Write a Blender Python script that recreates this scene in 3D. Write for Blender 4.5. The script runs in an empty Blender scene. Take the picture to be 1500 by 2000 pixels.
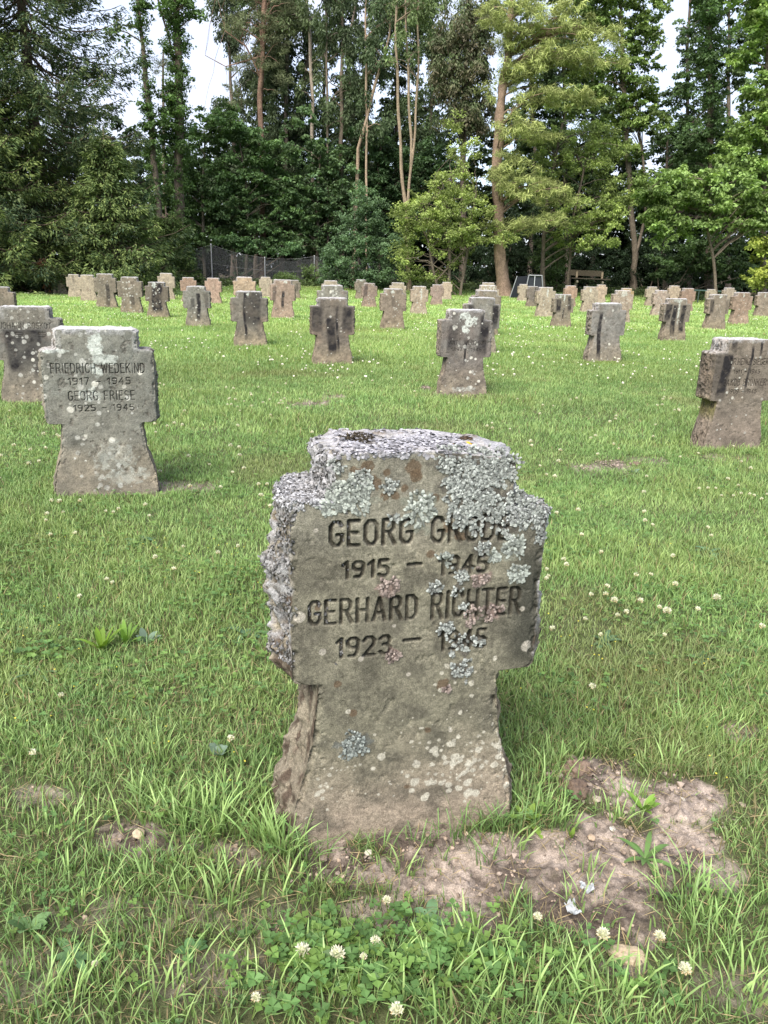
import bpy, math, random
import numpy as np
from mathutils import Matrix, Vector

# ---------------------------------------------------------------- camera, light
SC = bpy.context.scene
COL = SC.collection
PITCH = math.radians(17.4); ROLL = math.radians(1.4); F = 1502.0; CAMH = 1.15
cam_d = bpy.data.cameras.new("camera"); cam = bpy.data.objects.new("camera", cam_d); COL.objects.link(cam)
cam_d.sensor_fit = 'VERTICAL'; cam_d.sensor_height = 36.0; cam_d.sensor_width = 27.0
cam_d.lens = F / 2000 * 36.0; cam_d.clip_start = 0.05; cam_d.clip_end = 3000
cam.matrix_world = Matrix.Translation((0, 0, CAMH)) @ Matrix.Rotation(math.pi/2 - PITCH, 4, 'X') @ Matrix.Rotation(ROLL, 4, 'Z')
SC.camera = cam
SUN_EL = math.radians(50); SUN_AZ = math.radians(205)      # azimuth clockwise from +Y: behind the camera, a little left
SKY = 0.098
world = bpy.data.worlds.new("World"); SC.world = world; world.use_nodes = True
nt = world.node_tree; bg = nt.nodes["Background"]
sky = nt.nodes.new("ShaderNodeTexSky"); sky.sky_type = 'NISHITA'; sky.sun_disc = False
sky.sun_elevation = SUN_EL; sky.sun_rotation = SUN_AZ; sky.air_density = 1.0; sky.dust_density = 1.6; sky.ozone_density = 1.0
cl = nt.nodes.new("ShaderNodeTexNoise"); cl.inputs['Scale'].default_value = 2.2; cl.inputs['Detail'].default_value = 6
tc = nt.nodes.new("ShaderNodeTexCoord"); rmp = nt.nodes.new("ShaderNodeMapRange")
mp = nt.nodes.new("ShaderNodeMapping"); mp.inputs['Scale'].default_value = (1, 1, 2.4)
nt.links.new(tc.outputs['Generated'], mp.inputs['Vector']); nt.links.new(mp.outputs['Vector'], cl.inputs['Vector'])
rmp.inputs['From Min'].default_value = 0.35; rmp.inputs['From Max'].default_value = 0.62
rmp.inputs['To Min'].default_value = 0.45; rmp.inputs['To Max'].default_value = 0.95
nt.links.new(cl.outputs['Fac'], rmp.inputs['Value'])
mx = nt.nodes.new("ShaderNodeMix"); mx.data_type = 'RGBA'
nt.links.new(rmp.outputs['Result'], mx.inputs['Factor']); nt.links.new(sky.outputs['Color'], mx.inputs['A'])
mx.inputs['B'].default_value = (2.85, 3.05, 3.7, 1)           # thin high cloud
nt.links.new(mx.outputs['Result'], bg.inputs['Color']); bg.inputs['Strength'].default_value = SKY
sun_d = bpy.data.lights.new("sun", 'SUN'); sun_d.energy = 2.5; sun_d.angle = math.radians(42); sun_d.color = (1.0, 0.93, 0.80)
sun = bpy.data.objects.new("sun", sun_d); COL.objects.link(sun)
sv = Vector((math.sin(SUN_AZ)*math.cos(SUN_EL), math.cos(SUN_AZ)*math.cos(SUN_EL), math.sin(SUN_EL)))
sun.rotation_euler = sv.to_track_quat('Z', 'Y').to_euler()
SC.view_settings.view_transform = 'Standard'; SC.view_settings.look = 'None'; SC.view_settings.gamma = 1.0
SC.view_settings.use_curve_mapping = False; SC.view_settings.exposure = 1.93
SC.render.film_transparent = False
cy = SC.cycles
cy.max_bounces = 5; cy.diffuse_bounces = 3; cy.glossy_bounces = 2; cy.transmission_bounces = 3; cy.transparent_max_bounces = 4
cy.use_denoising = True; cy.caustics_reflective = False; cy.caustics_refractive = False

# ---------------------------------------------------------------- helpers
rng = np.random.default_rng(7)
CP, SP = math.cos(PITCH), math.sin(PITCH); CR, SR = math.cos(ROLL), math.sin(ROLL)
def ray(x, y):
    a, b = x - 750.0, y - 1000.0
    u, v = (a*CR + b*SR)/F, -(b*CR - a*SR)/F
    return np.array([u, CP + v*SP, -SP + v*CP])
def at(x, y, z=0.0):                       # pixel -> point at height z
    r = ray(x, y); t = (z - CAMH)/r[2]; return r[0]*t, r[1]*t
def aty(x, y, Y):                          # pixel -> (X, Z) at distance Y
    r = ray(x, y); t = Y/r[1]; return r[0]*t, r[2]*t + CAMH
def ground(x, y):
    x = np.asarray(x, float); y = np.asarray(y, float)
    yy = np.clip(y, 0, 38)
    z = -0.0151 - 0.0018*x.clip(-30, 30)*0.5 - 0.00404*yy + 0.0000525*yy*yy
    s = np.clip((y - 41)/9.0, 0, 1); z = z + 0.36*s*s*(3 - 2*s)
    near = np.clip(y/3.0 - 0.2, 0, 1)
    return z + near*(0.012*np.sin(x*1.3+0.5)*np.sin(y*0.9) + 0.008*np.sin(x*2.7+y*1.9)) + 0.015*(1-near)
def gp(px, py, z=None):                    # pixel -> point on the ground
    zz = 0.0
    for _ in range(6):
        X, Y = at(px, py, zz); zz = float(ground(X, Y))
    return X, Y, zz

def _h(i, j, k, seed):
    n = (i*374761393 + j*668265263 + k*2147483647 + seed*1274126177) & 0xFFFFFFFF
    n = ((n ^ (n >> 13))*1103515245) & 0xFFFFFFFF
    n = ((n ^ (n >> 15))*2654435761) & 0xFFFFFFFF
    return ((n ^ (n >> 16)) & 0xFFFFFF)/float(0xFFFFFF)
def noise3(x, y, z, f=1.0, seed=0):
    x = np.asarray(x)*f; y = np.asarray(y)*f; z = np.asarray(z)*f
    x, y, z = np.broadcast_arrays(x, y, z)
    i, j, k = (np.floor(a).astype(np.int64) for a in (x, y, z))
    u, v, w = x-i, y-j, z-k
    u, v, w = (a*a*(3-2*a) for a in (u, v, w))
    r = 0
    for di in (0, 1):
        for dj in (0, 1):
            for dk in (0, 1):
                r = r + _h(i+di, j+dj, k+dk, seed)*np.where(di, u, 1-u)*np.where(dj, v, 1-v)*np.where(dk, w, 1-w)
    return r
def fbm(x, y, z, f=1.0, seed=0, o=4):      # about -1..1
    r = 0; a = 1.0; t = 0
    for q in range(o):
        r = r + a*(noise3(x, y, z, f*2.03**q, seed+17*q)*2-1); t += a; a *= 0.5
    return r/t*1.6

def sstep(a, b, x):
    t = np.clip((x-a)/(b-a), 0, 1); return t*t*(3-2*t)

class MB:                                  # collects arrays, links ONE mesh
    def __init__(s): s.v = []; s.f = []; s.c = []; s.n = 0
    def add(s, v, f, c=None):
        v = np.asarray(v, np.float32).reshape(-1, 3); f = np.asarray(f, np.int64)
        s.v.append(v); s.f.append(f + s.n); s.n += len(v)
        if c is None: c = np.ones((len(v), 3))
        c = np.broadcast_to(np.asarray(c, np.float32), (len(v), 3)); s.c.append(c)
        return s
    def mesh(s, name, mat, smooth=False):
        me = bpy.data.meshes.new(name)
        v = np.concatenate(s.v); c = np.concatenate(s.c)
        me.vertices.add(len(v)); me.vertices.foreach_set('co', v.ravel())
        li = np.concatenate([f.ravel() for f in s.f]); tot = np.concatenate([np.full(len(f), f.shape[1]) for f in s.f])
        st = np.concatenate([[0], np.cumsum(tot)[:-1]])
        me.loops.add(len(li)); me.loops.foreach_set('vertex_index', li.astype(np.int32))
        me.polygons.add(len(tot)); me.polygons.foreach_set('loop_start', st.astype(np.int32)); me.polygons.foreach_set('loop_total', tot.astype(np.int32))
        me.polygons.foreach_set('use_smooth', np.full(len(tot), smooth))
        a = me.attributes.new("Col", 'FLOAT_COLOR', 'POINT')
        a.data.foreach_set('color', np.concatenate([c, np.ones((len(c), 1), np.float32)], 1).astype(np.float32).ravel())
        me.update(calc_edges=True)
        if mat is not None: me.materials.append(mat)
        return me
    def build(s, name, mat, parent=None, smooth=False, loc=None):
        if loc is not None:
            for a in s.v: a -= np.asarray(loc, np.float32)
        o = bpy.data.objects.new(name, s.mesh(name, mat, smooth)); COL.objects.link(o)
        if parent is not None: o.parent = parent
        if loc is not None: o.location = loc
        return o
def tag(o, label=None, cat=None, group=None, kind=None):
    if label: o['label'] = label
    if cat: o['category'] = cat
    if group: o['group'] = group
    if kind: o['kind'] = kind
    return o
def empty(name, loc, rz=0):
    o = bpy.data.objects.new(name, None); COL.objects.link(o); o.location = loc; o.rotation_euler = (0, 0, rz)
    o.empty_display_size = 0.2
    return o
def tube(path, rad, n=6, cap=True):
    path = np.asarray(path, float); rad = np.broadcast_to(np.asarray(rad, float), (len(path),))
    t = np.gradient(path, axis=0); t /= np.linalg.norm(t, axis=1)[:, None]+1e-9
    ref = np.array([0, 0, 1.0]) if abs(t[:, 2]).mean() < 0.8 else np.array([1.0, 0, 0])
    a = np.cross(t, ref); a /= np.linalg.norm(a, axis=1)[:, None]+1e-9; b = np.cross(t, a)
    th = np.arange(n)*2*np.pi/n
    v = path[:, None] + rad[:, None, None]*(np.cos(th)[None, :, None]*a[:, None] + np.sin(th)[None, :, None]*b[:, None])
    k = len(path); i = np.arange(k-1)[:, None]*n + np.arange(n)[None]; j = np.arange(k-1)[:, None]*n + (np.arange(n)[None]+1) % n
    f = np.stack([i, j, j+n, i+n], -1).reshape(-1, 4)
    return v.reshape(-1, 3), f
def box(x0, x1, y0, y1, z0, z1, bev=0.0):
    b = bev
    v = []; 
    for z, i in ((z0, b), (z0+b, 0), (z1-b, 0), (z1, b)):
        for x, y in ((x0+i, y0+i), (x1-i, y0+i), (x1-i, y1-i), (x0+i, y1-i)): v.append((x, y, z))
    f = [(3, 2, 1, 0), (12, 13, 14, 15)]
    for l in range(3):
        for k in range(4): f.append((l*4+k, l*4+(k+1) % 4, l*4+4+(k+1) % 4, l*4+4+k))
    return np.array(v), np.array(f)
def unit(v): return v/(np.linalg.norm(v, axis=-1, keepdims=True)+1e-9)
def leaves(cen, dirv, nor, ln, wd, fold=0.25):   # one folded diamond per leaf
    n = len(cen); d = unit(dirv); s = unit(np.cross(d, nor)); u = np.cross(s, d)
    ln = np.broadcast_to(ln, (n,))[:, None]; wd = np.broadcast_to(wd, (n,))[:, None]
    p0 = cen - d*ln*.5; p2 = cen + d*ln*.5
    p1 = cen - d*ln*.05 + s*wd*.5 + u*wd*fold; p3 = cen - d*ln*.05 - s*wd*.5 + u*wd*fold
    v = np.stack([p0, p1, p2, p3], 1).reshape(-1, 3)
    b = np.arange(n)[:, None]*4
    f = np.concatenate([b + np.array([[0, 1, 2]]), b + np.array([[0, 2, 3]])], 0)
    return v, f
def rnd_dir(n, r=rng):
    v = r.normal(size=(n, 3)); return unit(v)

# ---------------------------------------------------------------- materials
def mat_base(name):
    m = bpy.data.materials.new(name); m.use_nodes = True; t = m.node_tree
    return m, t, t.nodes["Principled BSDF"]
def N(t, typ, **k):
    n = t.nodes.new(typ)
    for a, b in k.items():
        if a in n.inputs: n.inputs[a].default_value = b
        else: setattr(n, a, b)
    return n
def mul_col(t, a, b):
    m = t.nodes.new("ShaderNodeMix"); m.data_type = 'RGBA'; m.blend_type = 'MULTIPLY'; m.inputs['Factor'].default_value = 1
    t.links.new(a, m.inputs['A']); t.links.new(b, m.inputs['B']); return m.outputs['Result']
def noise_ramp(t, scale, lo, hi, detail=6, p0=0.3, p1=0.7, rough=0.6, vec=None):
    n = N(t, "ShaderNodeTexNoise", Scale=scale, Detail=detail, Roughness=rough)
    if vec is None:
        c = t.nodes.new("ShaderNodeTexCoord"); vec = c.outputs['Object']
    t.links.new(vec, n.inputs['Vector'])
    r = t.nodes.new("ShaderNodeValToRGB"); t.links.new(n.outputs['Fac'], r.inputs['Fac'])
    r.color_ramp.elements[0].position = p0; r.color_ramp.elements[0].color = (*lo, 1)
    r.color_ramp.elements[1].position = p1; r.color_ramp.elements[1].color = (*hi, 1)
    return n, r.outputs['Color']
def surf(name, rough=0.9, scales=((40, .75, 1.25),), bump=0.3, bscale=120, bdist=0.002, spec=0.2, metal=0.0):
    m, t, p = mat_base(name)
    at_ = N(t, "ShaderNodeAttribute", attribute_name="Col"); c = at_.outputs['Color']
    for s, lo, hi in scales:
        _, o = noise_ramp(t, s, (lo,)*3, (hi,)*3); c = mul_col(t, c, o)
    t.links.new(c, p.inputs['Base Color']); p.inputs['Roughness'].default_value = rough
    p.inputs['Specular IOR Level'].default_value = spec; p.inputs['Metallic'].default_value = metal
    if bump:
        n = N(t, "ShaderNodeTexNoise", Scale=bscale, Detail=6, Roughness=0.7)
        co = t.nodes.new("ShaderNodeTexCoord"); t.links.new(co.outputs['Object'], n.inputs['Vector'])
        b = N(t, "ShaderNodeBump", Strength=bump, Distance=bdist)
        t.links.new(n.outputs['Fac'], b.inputs['Height']); t.links.new(b.outputs['Normal'], p.inputs['Normal'])
    return m
def leafmat(name, trans=0.35, rough=0.55, spec=0.25):
    m, t, p = mat_base(name)
    a = N(t, "ShaderNodeAttribute", attribute_name="Col")
    p.inputs['Roughness'].default_value = rough; p.inputs['Specular IOR Level'].default_value = spec
    t.links.new(a.outputs['Color'], p.inputs['Base Color'])
    tr = t.nodes.new("ShaderNodeBsdfTranslucent")
    g = t.nodes.new("ShaderNodeMix"); g.data_type = 'RGBA'; g.blend_type = 'MULTIPLY'; g.inputs['Factor'].default_value = 1
    t.links.new(a.outputs['Color'], g.inputs['A']); g.inputs['B'].default_value = (1.25, 1.3, 0.75, 1); t.links.new(g.outputs['Result'], tr.inputs['Color'])
    ms = t.nodes.new("ShaderNodeMixShader"); ms.inputs['Fac'].default_value = trans
    t.links.new(p.outputs['BSDF'], ms.inputs[1]); t.links.new(tr.outputs['BSDF'], ms.inputs[2])
    t.links.new(ms.outputs['Shader'], t.nodes["Material Output"].inputs['Surface'])
    return m
M = dict(
    stone=surf("weathered_sandstone", 0.95, ((480, .45, 1.55), (150, .72, 1.28), (30, .8, 1.2)), 0.8, 320, 0.0022, 0.15),
    stone_far=surf("weathered_sandstone_far", 0.95, ((130, .72, 1.28), (22, .8, 1.2)), 0.5, 90, 0.006, 0.15),
    lichen=surf("lichen", 0.95, ((300, .7, 1.3),), 0.0, spec=0.1),
    soil=surf("lawn_soil", 1.0, ((350, .55, 1.45), (60, .75, 1.25), (7, .85, 1.15)), 0.8, 180, 0.006, 0.1),
    grass=leafmat("grass_blade", 0.32, 0.5, 0.3),
    leaf=leafmat("tree_leaf", 0.30, 0.55, 0.25),
    needle=leafmat("conifer_needles", 0.12, 0.7, 0.15),
    bark=surf("bark", 0.95, ((14, .6, 1.4), (3, .8, 1.2)), 0.8, 22, 0.03, 0.1),
    petal=leafmat("white_petals", 0.25, 0.6, 0.2),
    metal=surf("galvanised_metal", 0.5, ((20, .85, 1.1),), 0.0, metal=0.6, spec=0.4),
    wood=surf("weathered_wood", 0.85, ((25, .6, 1.3),), 0.4, 30, 0.01, 0.2),
    rock=surf("pebble", 0.8, ((150, .7, 1.3),), 0.4, 200, 0.002, 0.3),
)

# ---------------------------------------------------------------- ground
def graded(lo, hi, step, far_lo, far_hi, g=1.10):
    a = list(np.arange(lo, hi+1e-6, step)); s = step; x = a[-1]
    while x < far_hi: s *= g; x += s; a.append(x)
    s = step; x = a[0]; b = []
    while x > far_lo: s *= g; x -= s; b.append(x)
    return np.array(b[::-1] + a)
SOIL = []        # soil blobs on the lawn: (X, Y, rx, ry, strength, raise)
def soil_px(px, py, rx, ry, st=1.0, up=0.0):
    up *= .4
    X, Y, _ = gp(px, py); X1, _, _ = gp(px+rx, py); _, Y0, _ = gp(px, py+ry)
    SOIL.append((X, Y, abs(X1-X), abs(Y-Y0), st, up))
for a in [(1170, 1535, 75, 38, 1, .022), (1300, 1570, 120, 60, 1, .014), (1340, 1640, 90, 50, 1, .006), (1200, 1650, 150, 60, 1, .006),
          (1060, 1670, 110, 46, 1, .008), (1110, 1640, 80, 34, 1, .008), (930, 1650, 110, 28, 1, .008), (1000, 1690, 190, 50, 1, .012), (1130, 1740, 140, 60, 1, .0), (1210, 1820, 90, 50, .9, .0), (850, 1650, 120, 40, 1, .012),
          (660, 1690, 110, 40, 1, .008), (590, 1655, 90, 30, .9, .0), (270, 1635, 90, 36, 1, .006), (320, 1655, 90, 30, .8, 0), (450, 1665, 90, 30, .7, 0), (1440, 1430, 50, 30, .8, .01),
          (1180, 1500, 70, 22, .9, .012), (1400, 1700, 70, 40, .7, 0), (1230, 1890, 60, 28, .8, 0), (700, 1705, 170, 46, 1, 0), (900, 1720, 190, 50, 1, 0), (1140, 1760, 150, 70, 1, 0), (1200, 1700, 150, 70, 1, 0), (800, 1790, 240, 60, .72, 0), (480, 1680, 60, 20, .7, 0), (80, 1560, 70, 26, .5, 0),
          (260, 1790, 220, 60, .28, 0), (90, 1900, 160, 60, .25, 0), (560, 1800, 200, 60, .3, 0), (400, 1900, 180, 60, .4, 0), (1420, 1930, 120, 50, .4, 0),
          (1195, 908, 40, 9, .9, .018), (1150, 915, 30, 6, .7, .0), (600, 790, 45, 6, .9, .01), (655, 775, 22, 4, .8, .0), (832, 759, 14, 4, 1, .03), (330, 950, 90, 14, .7, 0),
          (1270, 900, 45, 9, .5, 0), (1420, 898, 80, 10, .4, 0), (905, 772, 70, 6, .5, 0)]: soil_px(*a)
def soil_mask(x, y, rough=True):
    m = np.zeros(np.broadcast(x, y).shape); up = np.zeros_like(m)
    w = 0.36*fbm(x, y, 0, 14, 5, 5) if rough else 0
    for X, Y, rx, ry, st, u in SOIL:
        d = np.sqrt(((x-X)/rx)**2 + ((y-Y)/ry)**2) + w
        k = 1 - sstep(0.65, 1.15, d); m = np.maximum(m, k*st); up = np.maximum(up, u*k)
    return m, up
gx = graded(-1.15, 1.4, 0.0052, -900, 900, 1.075); gy = graded(0.74, 1.85, 0.0052, -900, 1500, 1.065)
GX, GY = np.meshgrid(gx, gy)
sm, upz = soil_mask(GX, GY)
GZ = ground(GX, GY)
nearw = 1 - sstep(3.5, 7, np.hypot(GX, GY))
rel = fbm(GX, GY, 0, 22, 3, 5)
GZ = GZ + nearw*(0.004*fbm(GX, GY, 0, 12, 9, 4)) + sm*upz*0 + upz*(1+0.5*rel) + sm*nearw*(0.009*rel - 0.010*np.abs(fbm(GX, GY, 0, 30, 31, 4)) + .0045*fbm(GX, GY, 0, 110, 33, 3))
base_soil = np.array([.062, .070, .034]); grassy = np.array([.12, .18, .04]); sand = np.array([.30, .25, .22]); dark = np.array([.085, .068, .058])
t = np.clip(.42+.85*fbm(GX, GY, 0, 12, 21, 5)+.5*fbm(GX, GY, 0, 70, 22, 3), 0, 1)[..., None]
soilc = sand*t + dark*(1-t)
far = np.maximum(sstep(6, 14, GY), sstep(.8, 1.2, np.abs(GX)-GY.clip(0)*.56))[..., None]
under = base_soil*(1-far) + grassy*far
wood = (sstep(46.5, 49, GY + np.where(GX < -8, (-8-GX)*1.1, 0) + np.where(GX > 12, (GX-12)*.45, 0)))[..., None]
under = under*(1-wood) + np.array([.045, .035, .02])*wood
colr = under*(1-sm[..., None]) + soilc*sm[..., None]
ny, nx = GX.shape
ii = np.arange(ny-1)[:, None]*nx + np.arange(nx-1)[None]
gf = np.stack([ii, ii+1, ii+1+nx, ii+nx], -1).reshape(-1, 4)
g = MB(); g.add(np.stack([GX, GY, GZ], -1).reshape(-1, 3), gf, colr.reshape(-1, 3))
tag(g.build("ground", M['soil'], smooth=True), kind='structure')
def gz(x, y):
    x = np.asarray(x, float); y = np.asarray(y, float)
    m, u = soil_mask(x, y); return ground(x, y) + u

# ---------------------------------------------------------------- crosses
GL = {  # stroke letters on a 1 x w cell: width, strokes
 'A': (.56, [[(0, 0), (.28, 1), (.56, 0)], [(.1, .33), (.46, .33)]]),
 'B': (.46, [[(0, 0), (0, 1), (.28, 1), (.42, .9), (.42, .64), (.28, .54), (0, .54)], [(.28, .54), (.46, .42), (.46, .12), (.3, 0), (0, 0)]]),
 'C': (.46, [[(.46, .8), (.36, .97), (.14, .97), (0, .8), (0, .2), (.14, .03), (.36, .03), (.46, .2)]]),
 'D': (.46, [[(0, 0), (0, 1), (.26, 1), (.46, .8), (.46, .2), (.26, 0), (0, 0)]]),
 'E': (.42, [[(.42, 1), (0, 1), (0, 0), (.42, 0)], [(0, .52), (.34, .52)]]),
 'F': (.42, [[(.42, 1), (0, 1), (0, 0)], [(0, .5), (.34, .5)]]),
 'G': (.48, [[(.46, .82), (.36, .98), (.14, .98), (0, .8), (0, .2), (.14, .02), (.34, .02), (.48, .2), (.48, .46), (.28, .46)]]),
 'H': (.48, [[(0, 0), (0, 1)], [(.48, 0), (.48, 1)], [(0, .5), (.48, .5)]]),
 'I': (.04, [[(.02, 0), (.02, 1)]]),
 'J': (.34, [[(.34, 1), (.34, .16), (.22, 0), (.06, .02), (0, .12)]]),
 'K': (.48, [[(0, 0), (0, 1)], [(.46, 1), (0, .42)], [(.16, .6), (.48, 0)]]),
 'L': (.38, [[(0, 1), (0, 0), (.38, 0)]]),
 'N': (.5, [[(0, 0), (0, 1), (.5, 0), (.5, 1)]]),
 'O': (.48, [[(.14, .98), (0, .8), (0, .2), (.14, .02), (.34, .02), (.48, .2), (.48, .8), (.34, .98), (.14, .98)]]),
 'P': (.44, [[(0, 0), (0, 1), (.3, 1), (.44, .86), (.44, .62), (.3, .48), (0, .48)]]),
 'R': (.48, [[(0, 0), (0, 1), (.3, 1), (.44, .87), (.44, .64), (.3, .5), (0, .5)], [(.24, .5), (.5, 0)]]),
 'S': (.44, [[(.43, .84), (.32, .98), (.12, .98), (0, .84), (0, .66), (.12, .54), (.34, .46), (.44, .34), (.44, .14), (.32, .02), (.1, .02), (0, .16)]]),
 'T': (.5, [[(0, 1), (.5, 1)], [(.25, 1), (.25, 0)]]),
 'U': (.48, [[(0, 1), (0, .2), (.14, .02), (.34, .02), (.48, .2), (.48, 1)]]),
 'W': (.74, [[(0, 1), (.18, 0), (.37, .8), (.56, 0), (.74, 1)]]),
 'Z': (.46, [[(0, 1), (.46, 1), (0, 0), (.46, 0)]]),
 '.': (.05, [[(.02, .02), (.04, .02)]]), ' ': (.26, []), '-': (.5, [[(0, .45), (.5, .45)]]),
 '0': (.5, [[(.15, .98), (0, .8), (0, .2), (.15, .02), (.35, .02), (.5, .2), (.5, .8), (.35, .98), (.15, .98)]]),
 '1': (.22, [[(0, .8), (.2, 1), (.2, 0)]]),
 '2': (.5, [[(0, .8), (.12, .98), (.36, .98), (.5, .82), (.46, .6), (0, 0), (.5, 0)]]),
 '3': (.48, [[(0, .86), (.14, .98), (.34, .98), (.46, .84), (.44, .64), (.28, .54), (.16, .54)], [(.28, .54), (.48, .4), (.48, .16), (.34, .02), (.12, .02), (0, .16)]]),
 '4': (.52, [[(.38, 0), (.38, 1), (0, .32), (.52, .32)]]),
 '5': (.48, [[(.44, 1), (.04, 1), (.02, .56), (.3, .6), (.47, .44), (.47, .18), (.32, .02), (.1, .02), (0, .12)]]),
 '7': (.46, [[(0, 1), (.46, 1), (.16, 0)]]),
 '8': (.48, [[(.24, .54), (.06, .64), (.06, .88), (.18, .98), (.32, .98), (.43, .88), (.43, .64), (.24, .54), (.0, .4), (0, .14), (.14, .02), (.34, .02), (.48, .14), (.48, .4), (.24, .54)]]),
 '9': (.5, [[(.5, .62), (.38, .48), (.12, .48), (0, .62), (0, .84), (.14, .98), (.36, .98), (.5, .84), (.5, .62), (.44, .2), (.3, .02), (.08, .04)]]),
}
GL['\u00dc'] = (.48, GL['U'][1] + [[(.13, 1.2), (.15, 1.2)], [(.34, 1.2), (.36, 1.2)]])
def text_strokes(s, x0, x1, z0, z1, z0r=None):
    """segments of the word line s fitted between x0..x1, baseline z0"""
    gap = .29; w = sum(GL[c][0] + gap for c in s) - gap; hgt = z1-z0
    k = (x1-x0)/w; x = x0; out = []
    for c in s:
        for st in GL[c][1]:
            for a, b in zip(st[:-1], st[1:]): out.append((x+a[0]*k, z0+a[1]*hgt, x+b[0]*k, z0+b[1]*hgt))
        x += (GL[c][0]+gap)*k
    return out
def carve(x, z, segs, hw, soft):
    d = np.full(x.shape, 9.0)
    for ax, az, bx, bz in segs:
        m = (x > min(ax, bx)-.02) & (x < max(ax, bx)+.02) & (z > min(az, bz)-.02) & (z < max(az, bz)+.02)
        if not m.any(): continue
        px, pz = x[m]-ax, z[m]-az; dx, dz = bx-ax, bz-az
        h = np.clip((px*dx+pz*dz)/(dx*dx+dz*dz+1e-12), 0, 1)
        d[m] = np.minimum(d[m], np.hypot(px-h*dx, pz-h*dz))
    return 1 - sstep(hw-soft, hw+soft*.4, d)

STD = dict(arm=.25, top=.17, waist=.18, base=.235, za=.38, zb=.745, zt=.845, thick=.2)
def cross(X, Y, Z, yaw, P, res, seed, paint, segs=(), cw=.0028, cd=.004, mat=None, sidebulge=.012, rough=1.0, asym=None, hs=1.0, flat=.7):
    """one stone cross: stacked rounded-rectangle rings over the silhouette, displaced and painted; returns object"""
    T = P['thick']; a = P; q = asym or {}
    L = lambda k: -(a[k] + q.get(k+'L', 0)); R = lambda k: a[k] + q.get(k+'R', 0)
    za, zb, zt = a['za'], a['zb'], a['zt']; zbr = q.get('zbR', zb)
    keys = [(-.1, L('base')-.012, R('base')+.006), (0, L('base'), R('base')), (.1, L('base')*.93+L('waist')*.07, R('base')*.88+R('waist')*.12), (.24, L('base')*.28+L('waist')*.72, R('base')*.25+R('waist')*.75), (za-.012, L('waist'), R('waist')), (za, L('waist')-.006, R('waist')+.006),
            (za+.002, L('arm')+.012, R('arm')-.010), (za+.012, L('arm')+.001, R('arm')-.001), (zb-.012, L('arm')+.001, R('arm')-.001), (zb-.002, L('arm')+.012, R('arm')-.012),
            (zb, L('top')-.008, R('top')+.008), (zb+.010, L('top'), R('top')), (zt-.014, L('top'), R('top')), (zt-.002, L('top')+.012, R('top')-.016)]
    rows = [keys[0]]
    for k0, k1 in zip(keys[:-1], keys[1:]):
        n = max(1, int(math.ceil(max(abs(k1[0]-k0[0]), abs(k1[1]-k0[1])*.8, abs(k1[2]-k0[2])*.8)/res)))
        for i in range(1, n+1):
            u = i/n; rows.append(tuple(k0[j]*(1-u)+k1[j]*u for j in range(3)))
    rows = np.array(rows); nr = len(rows)
    nf = int(.5/res); ns = max(4, int(T/res*.8)); nb = max(8, nf//5)
    fr = np.linspace(0, 1, nf)
    # ring parameters: side code, u (0..1 across), depth v (0 front..1 back)
    cu = np.concatenate([fr, np.ones(ns), np.linspace(1, 0, nb), np.zeros(ns)])
    cvv = np.concatenate([np.zeros(nf), np.linspace(0, 1, ns+2)[1:-1], np.ones(nb), np.linspace(1, 0, ns+2)[1:-1]])
    ncap = max(4, int(.085/res))
    sc = np.concatenate([np.ones(nr), 1 - (np.arange(1, ncap+1)/ncap)*.995])
    zz = np.concatenate([rows[:, 0], np.full(ncap, zt)])
    xl = np.concatenate([rows[:, 1], np.full(ncap, rows[-1, 1])]); xr = np.concatenate([rows[:, 2], np.full(ncap, rows[-1, 2])])
    xm = (xl+xr)/2
    x = (xl[:, None]*(1-cu) + xr[:, None]*cu); y = (cvv[None]-.5)*T*np.ones_like(x)
    x = xm[:, None] + (x-xm[:, None])*sc[:, None]; y = y*sc[:, None]
    # soften the top rim
    z = np.repeat(zz[:, None], x.shape[1], 1)
    tilt = (x/ .25)*(zbr-zb)*sstep(zb-.1, zb-.004, z)*(x > 0)*(1-sstep(zb+.002, zb+.012, z)); z = z + tilt
    if 'topdrop' in q: z = z - q['topdrop']*sstep(.02, .17, x)*sstep(zb+.02, zt-.01, z)
    capm = (np.arange(len(zz)) >= nr-1)[:, None]*1.0
    side = ((cvv > 0) & (cvv < 1))[None]*1.0*(1-capm) ; back = (cvv == 1)[None]*1.0; front = (cvv == 0)[None]*(1-capm)
    edge = np.minimum(np.abs(x-xl[:, None]), np.abs(xr[:, None]-x))
    s0 = seed*3.7
    n1 = fbm(x+s0, y, z, 16, seed, 4); n2 = fbm(x+s0, y*1.3, z, 45, seed+5, 4); n3 = fbm(x, y+s0, z, 60, seed+9, 3)
    x0, y0, z0 = x.copy(), y.copy(), z.copy()
    sgn = np.where(cu[None] > .5, 1, -1)
    vv = np.sin(np.pi*np.clip(cvv, 0, 1))[None]
    rid = 1-np.abs(fbm(x+s0, y*2.2, z*.8, 22, seed+40, 4))
    bul = side*vv*(.6+.4*sstep(.34, .40, z)+0)*(sidebulge*(.8+.9*n1*rough) + .010*rough*(n2) + .010*(rid-.75)*rough + .0045*n3*rough)
    if res < .002: bul = bul + side*vv*.020*sstep(.30, .03, z)*(sgn < 0)
    x = x + sgn*bul
    chip = sstep(.016, .0, edge)*front
    pit = np.clip(n2-.55, 0, 1)
    y = y + front*(0.0010*n2*rough*flat + 0.0012*n3*rough*flat + .0016*n1*flat + .004*pit) + chip*np.clip(.0035+.008*n2*rough, 0, .02) + back*(-.008*n1)
    ringe = chip*sgn*(-1)*np.clip(.001+.006*n3*rough, -.001, .01); x = x + ringe
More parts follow.
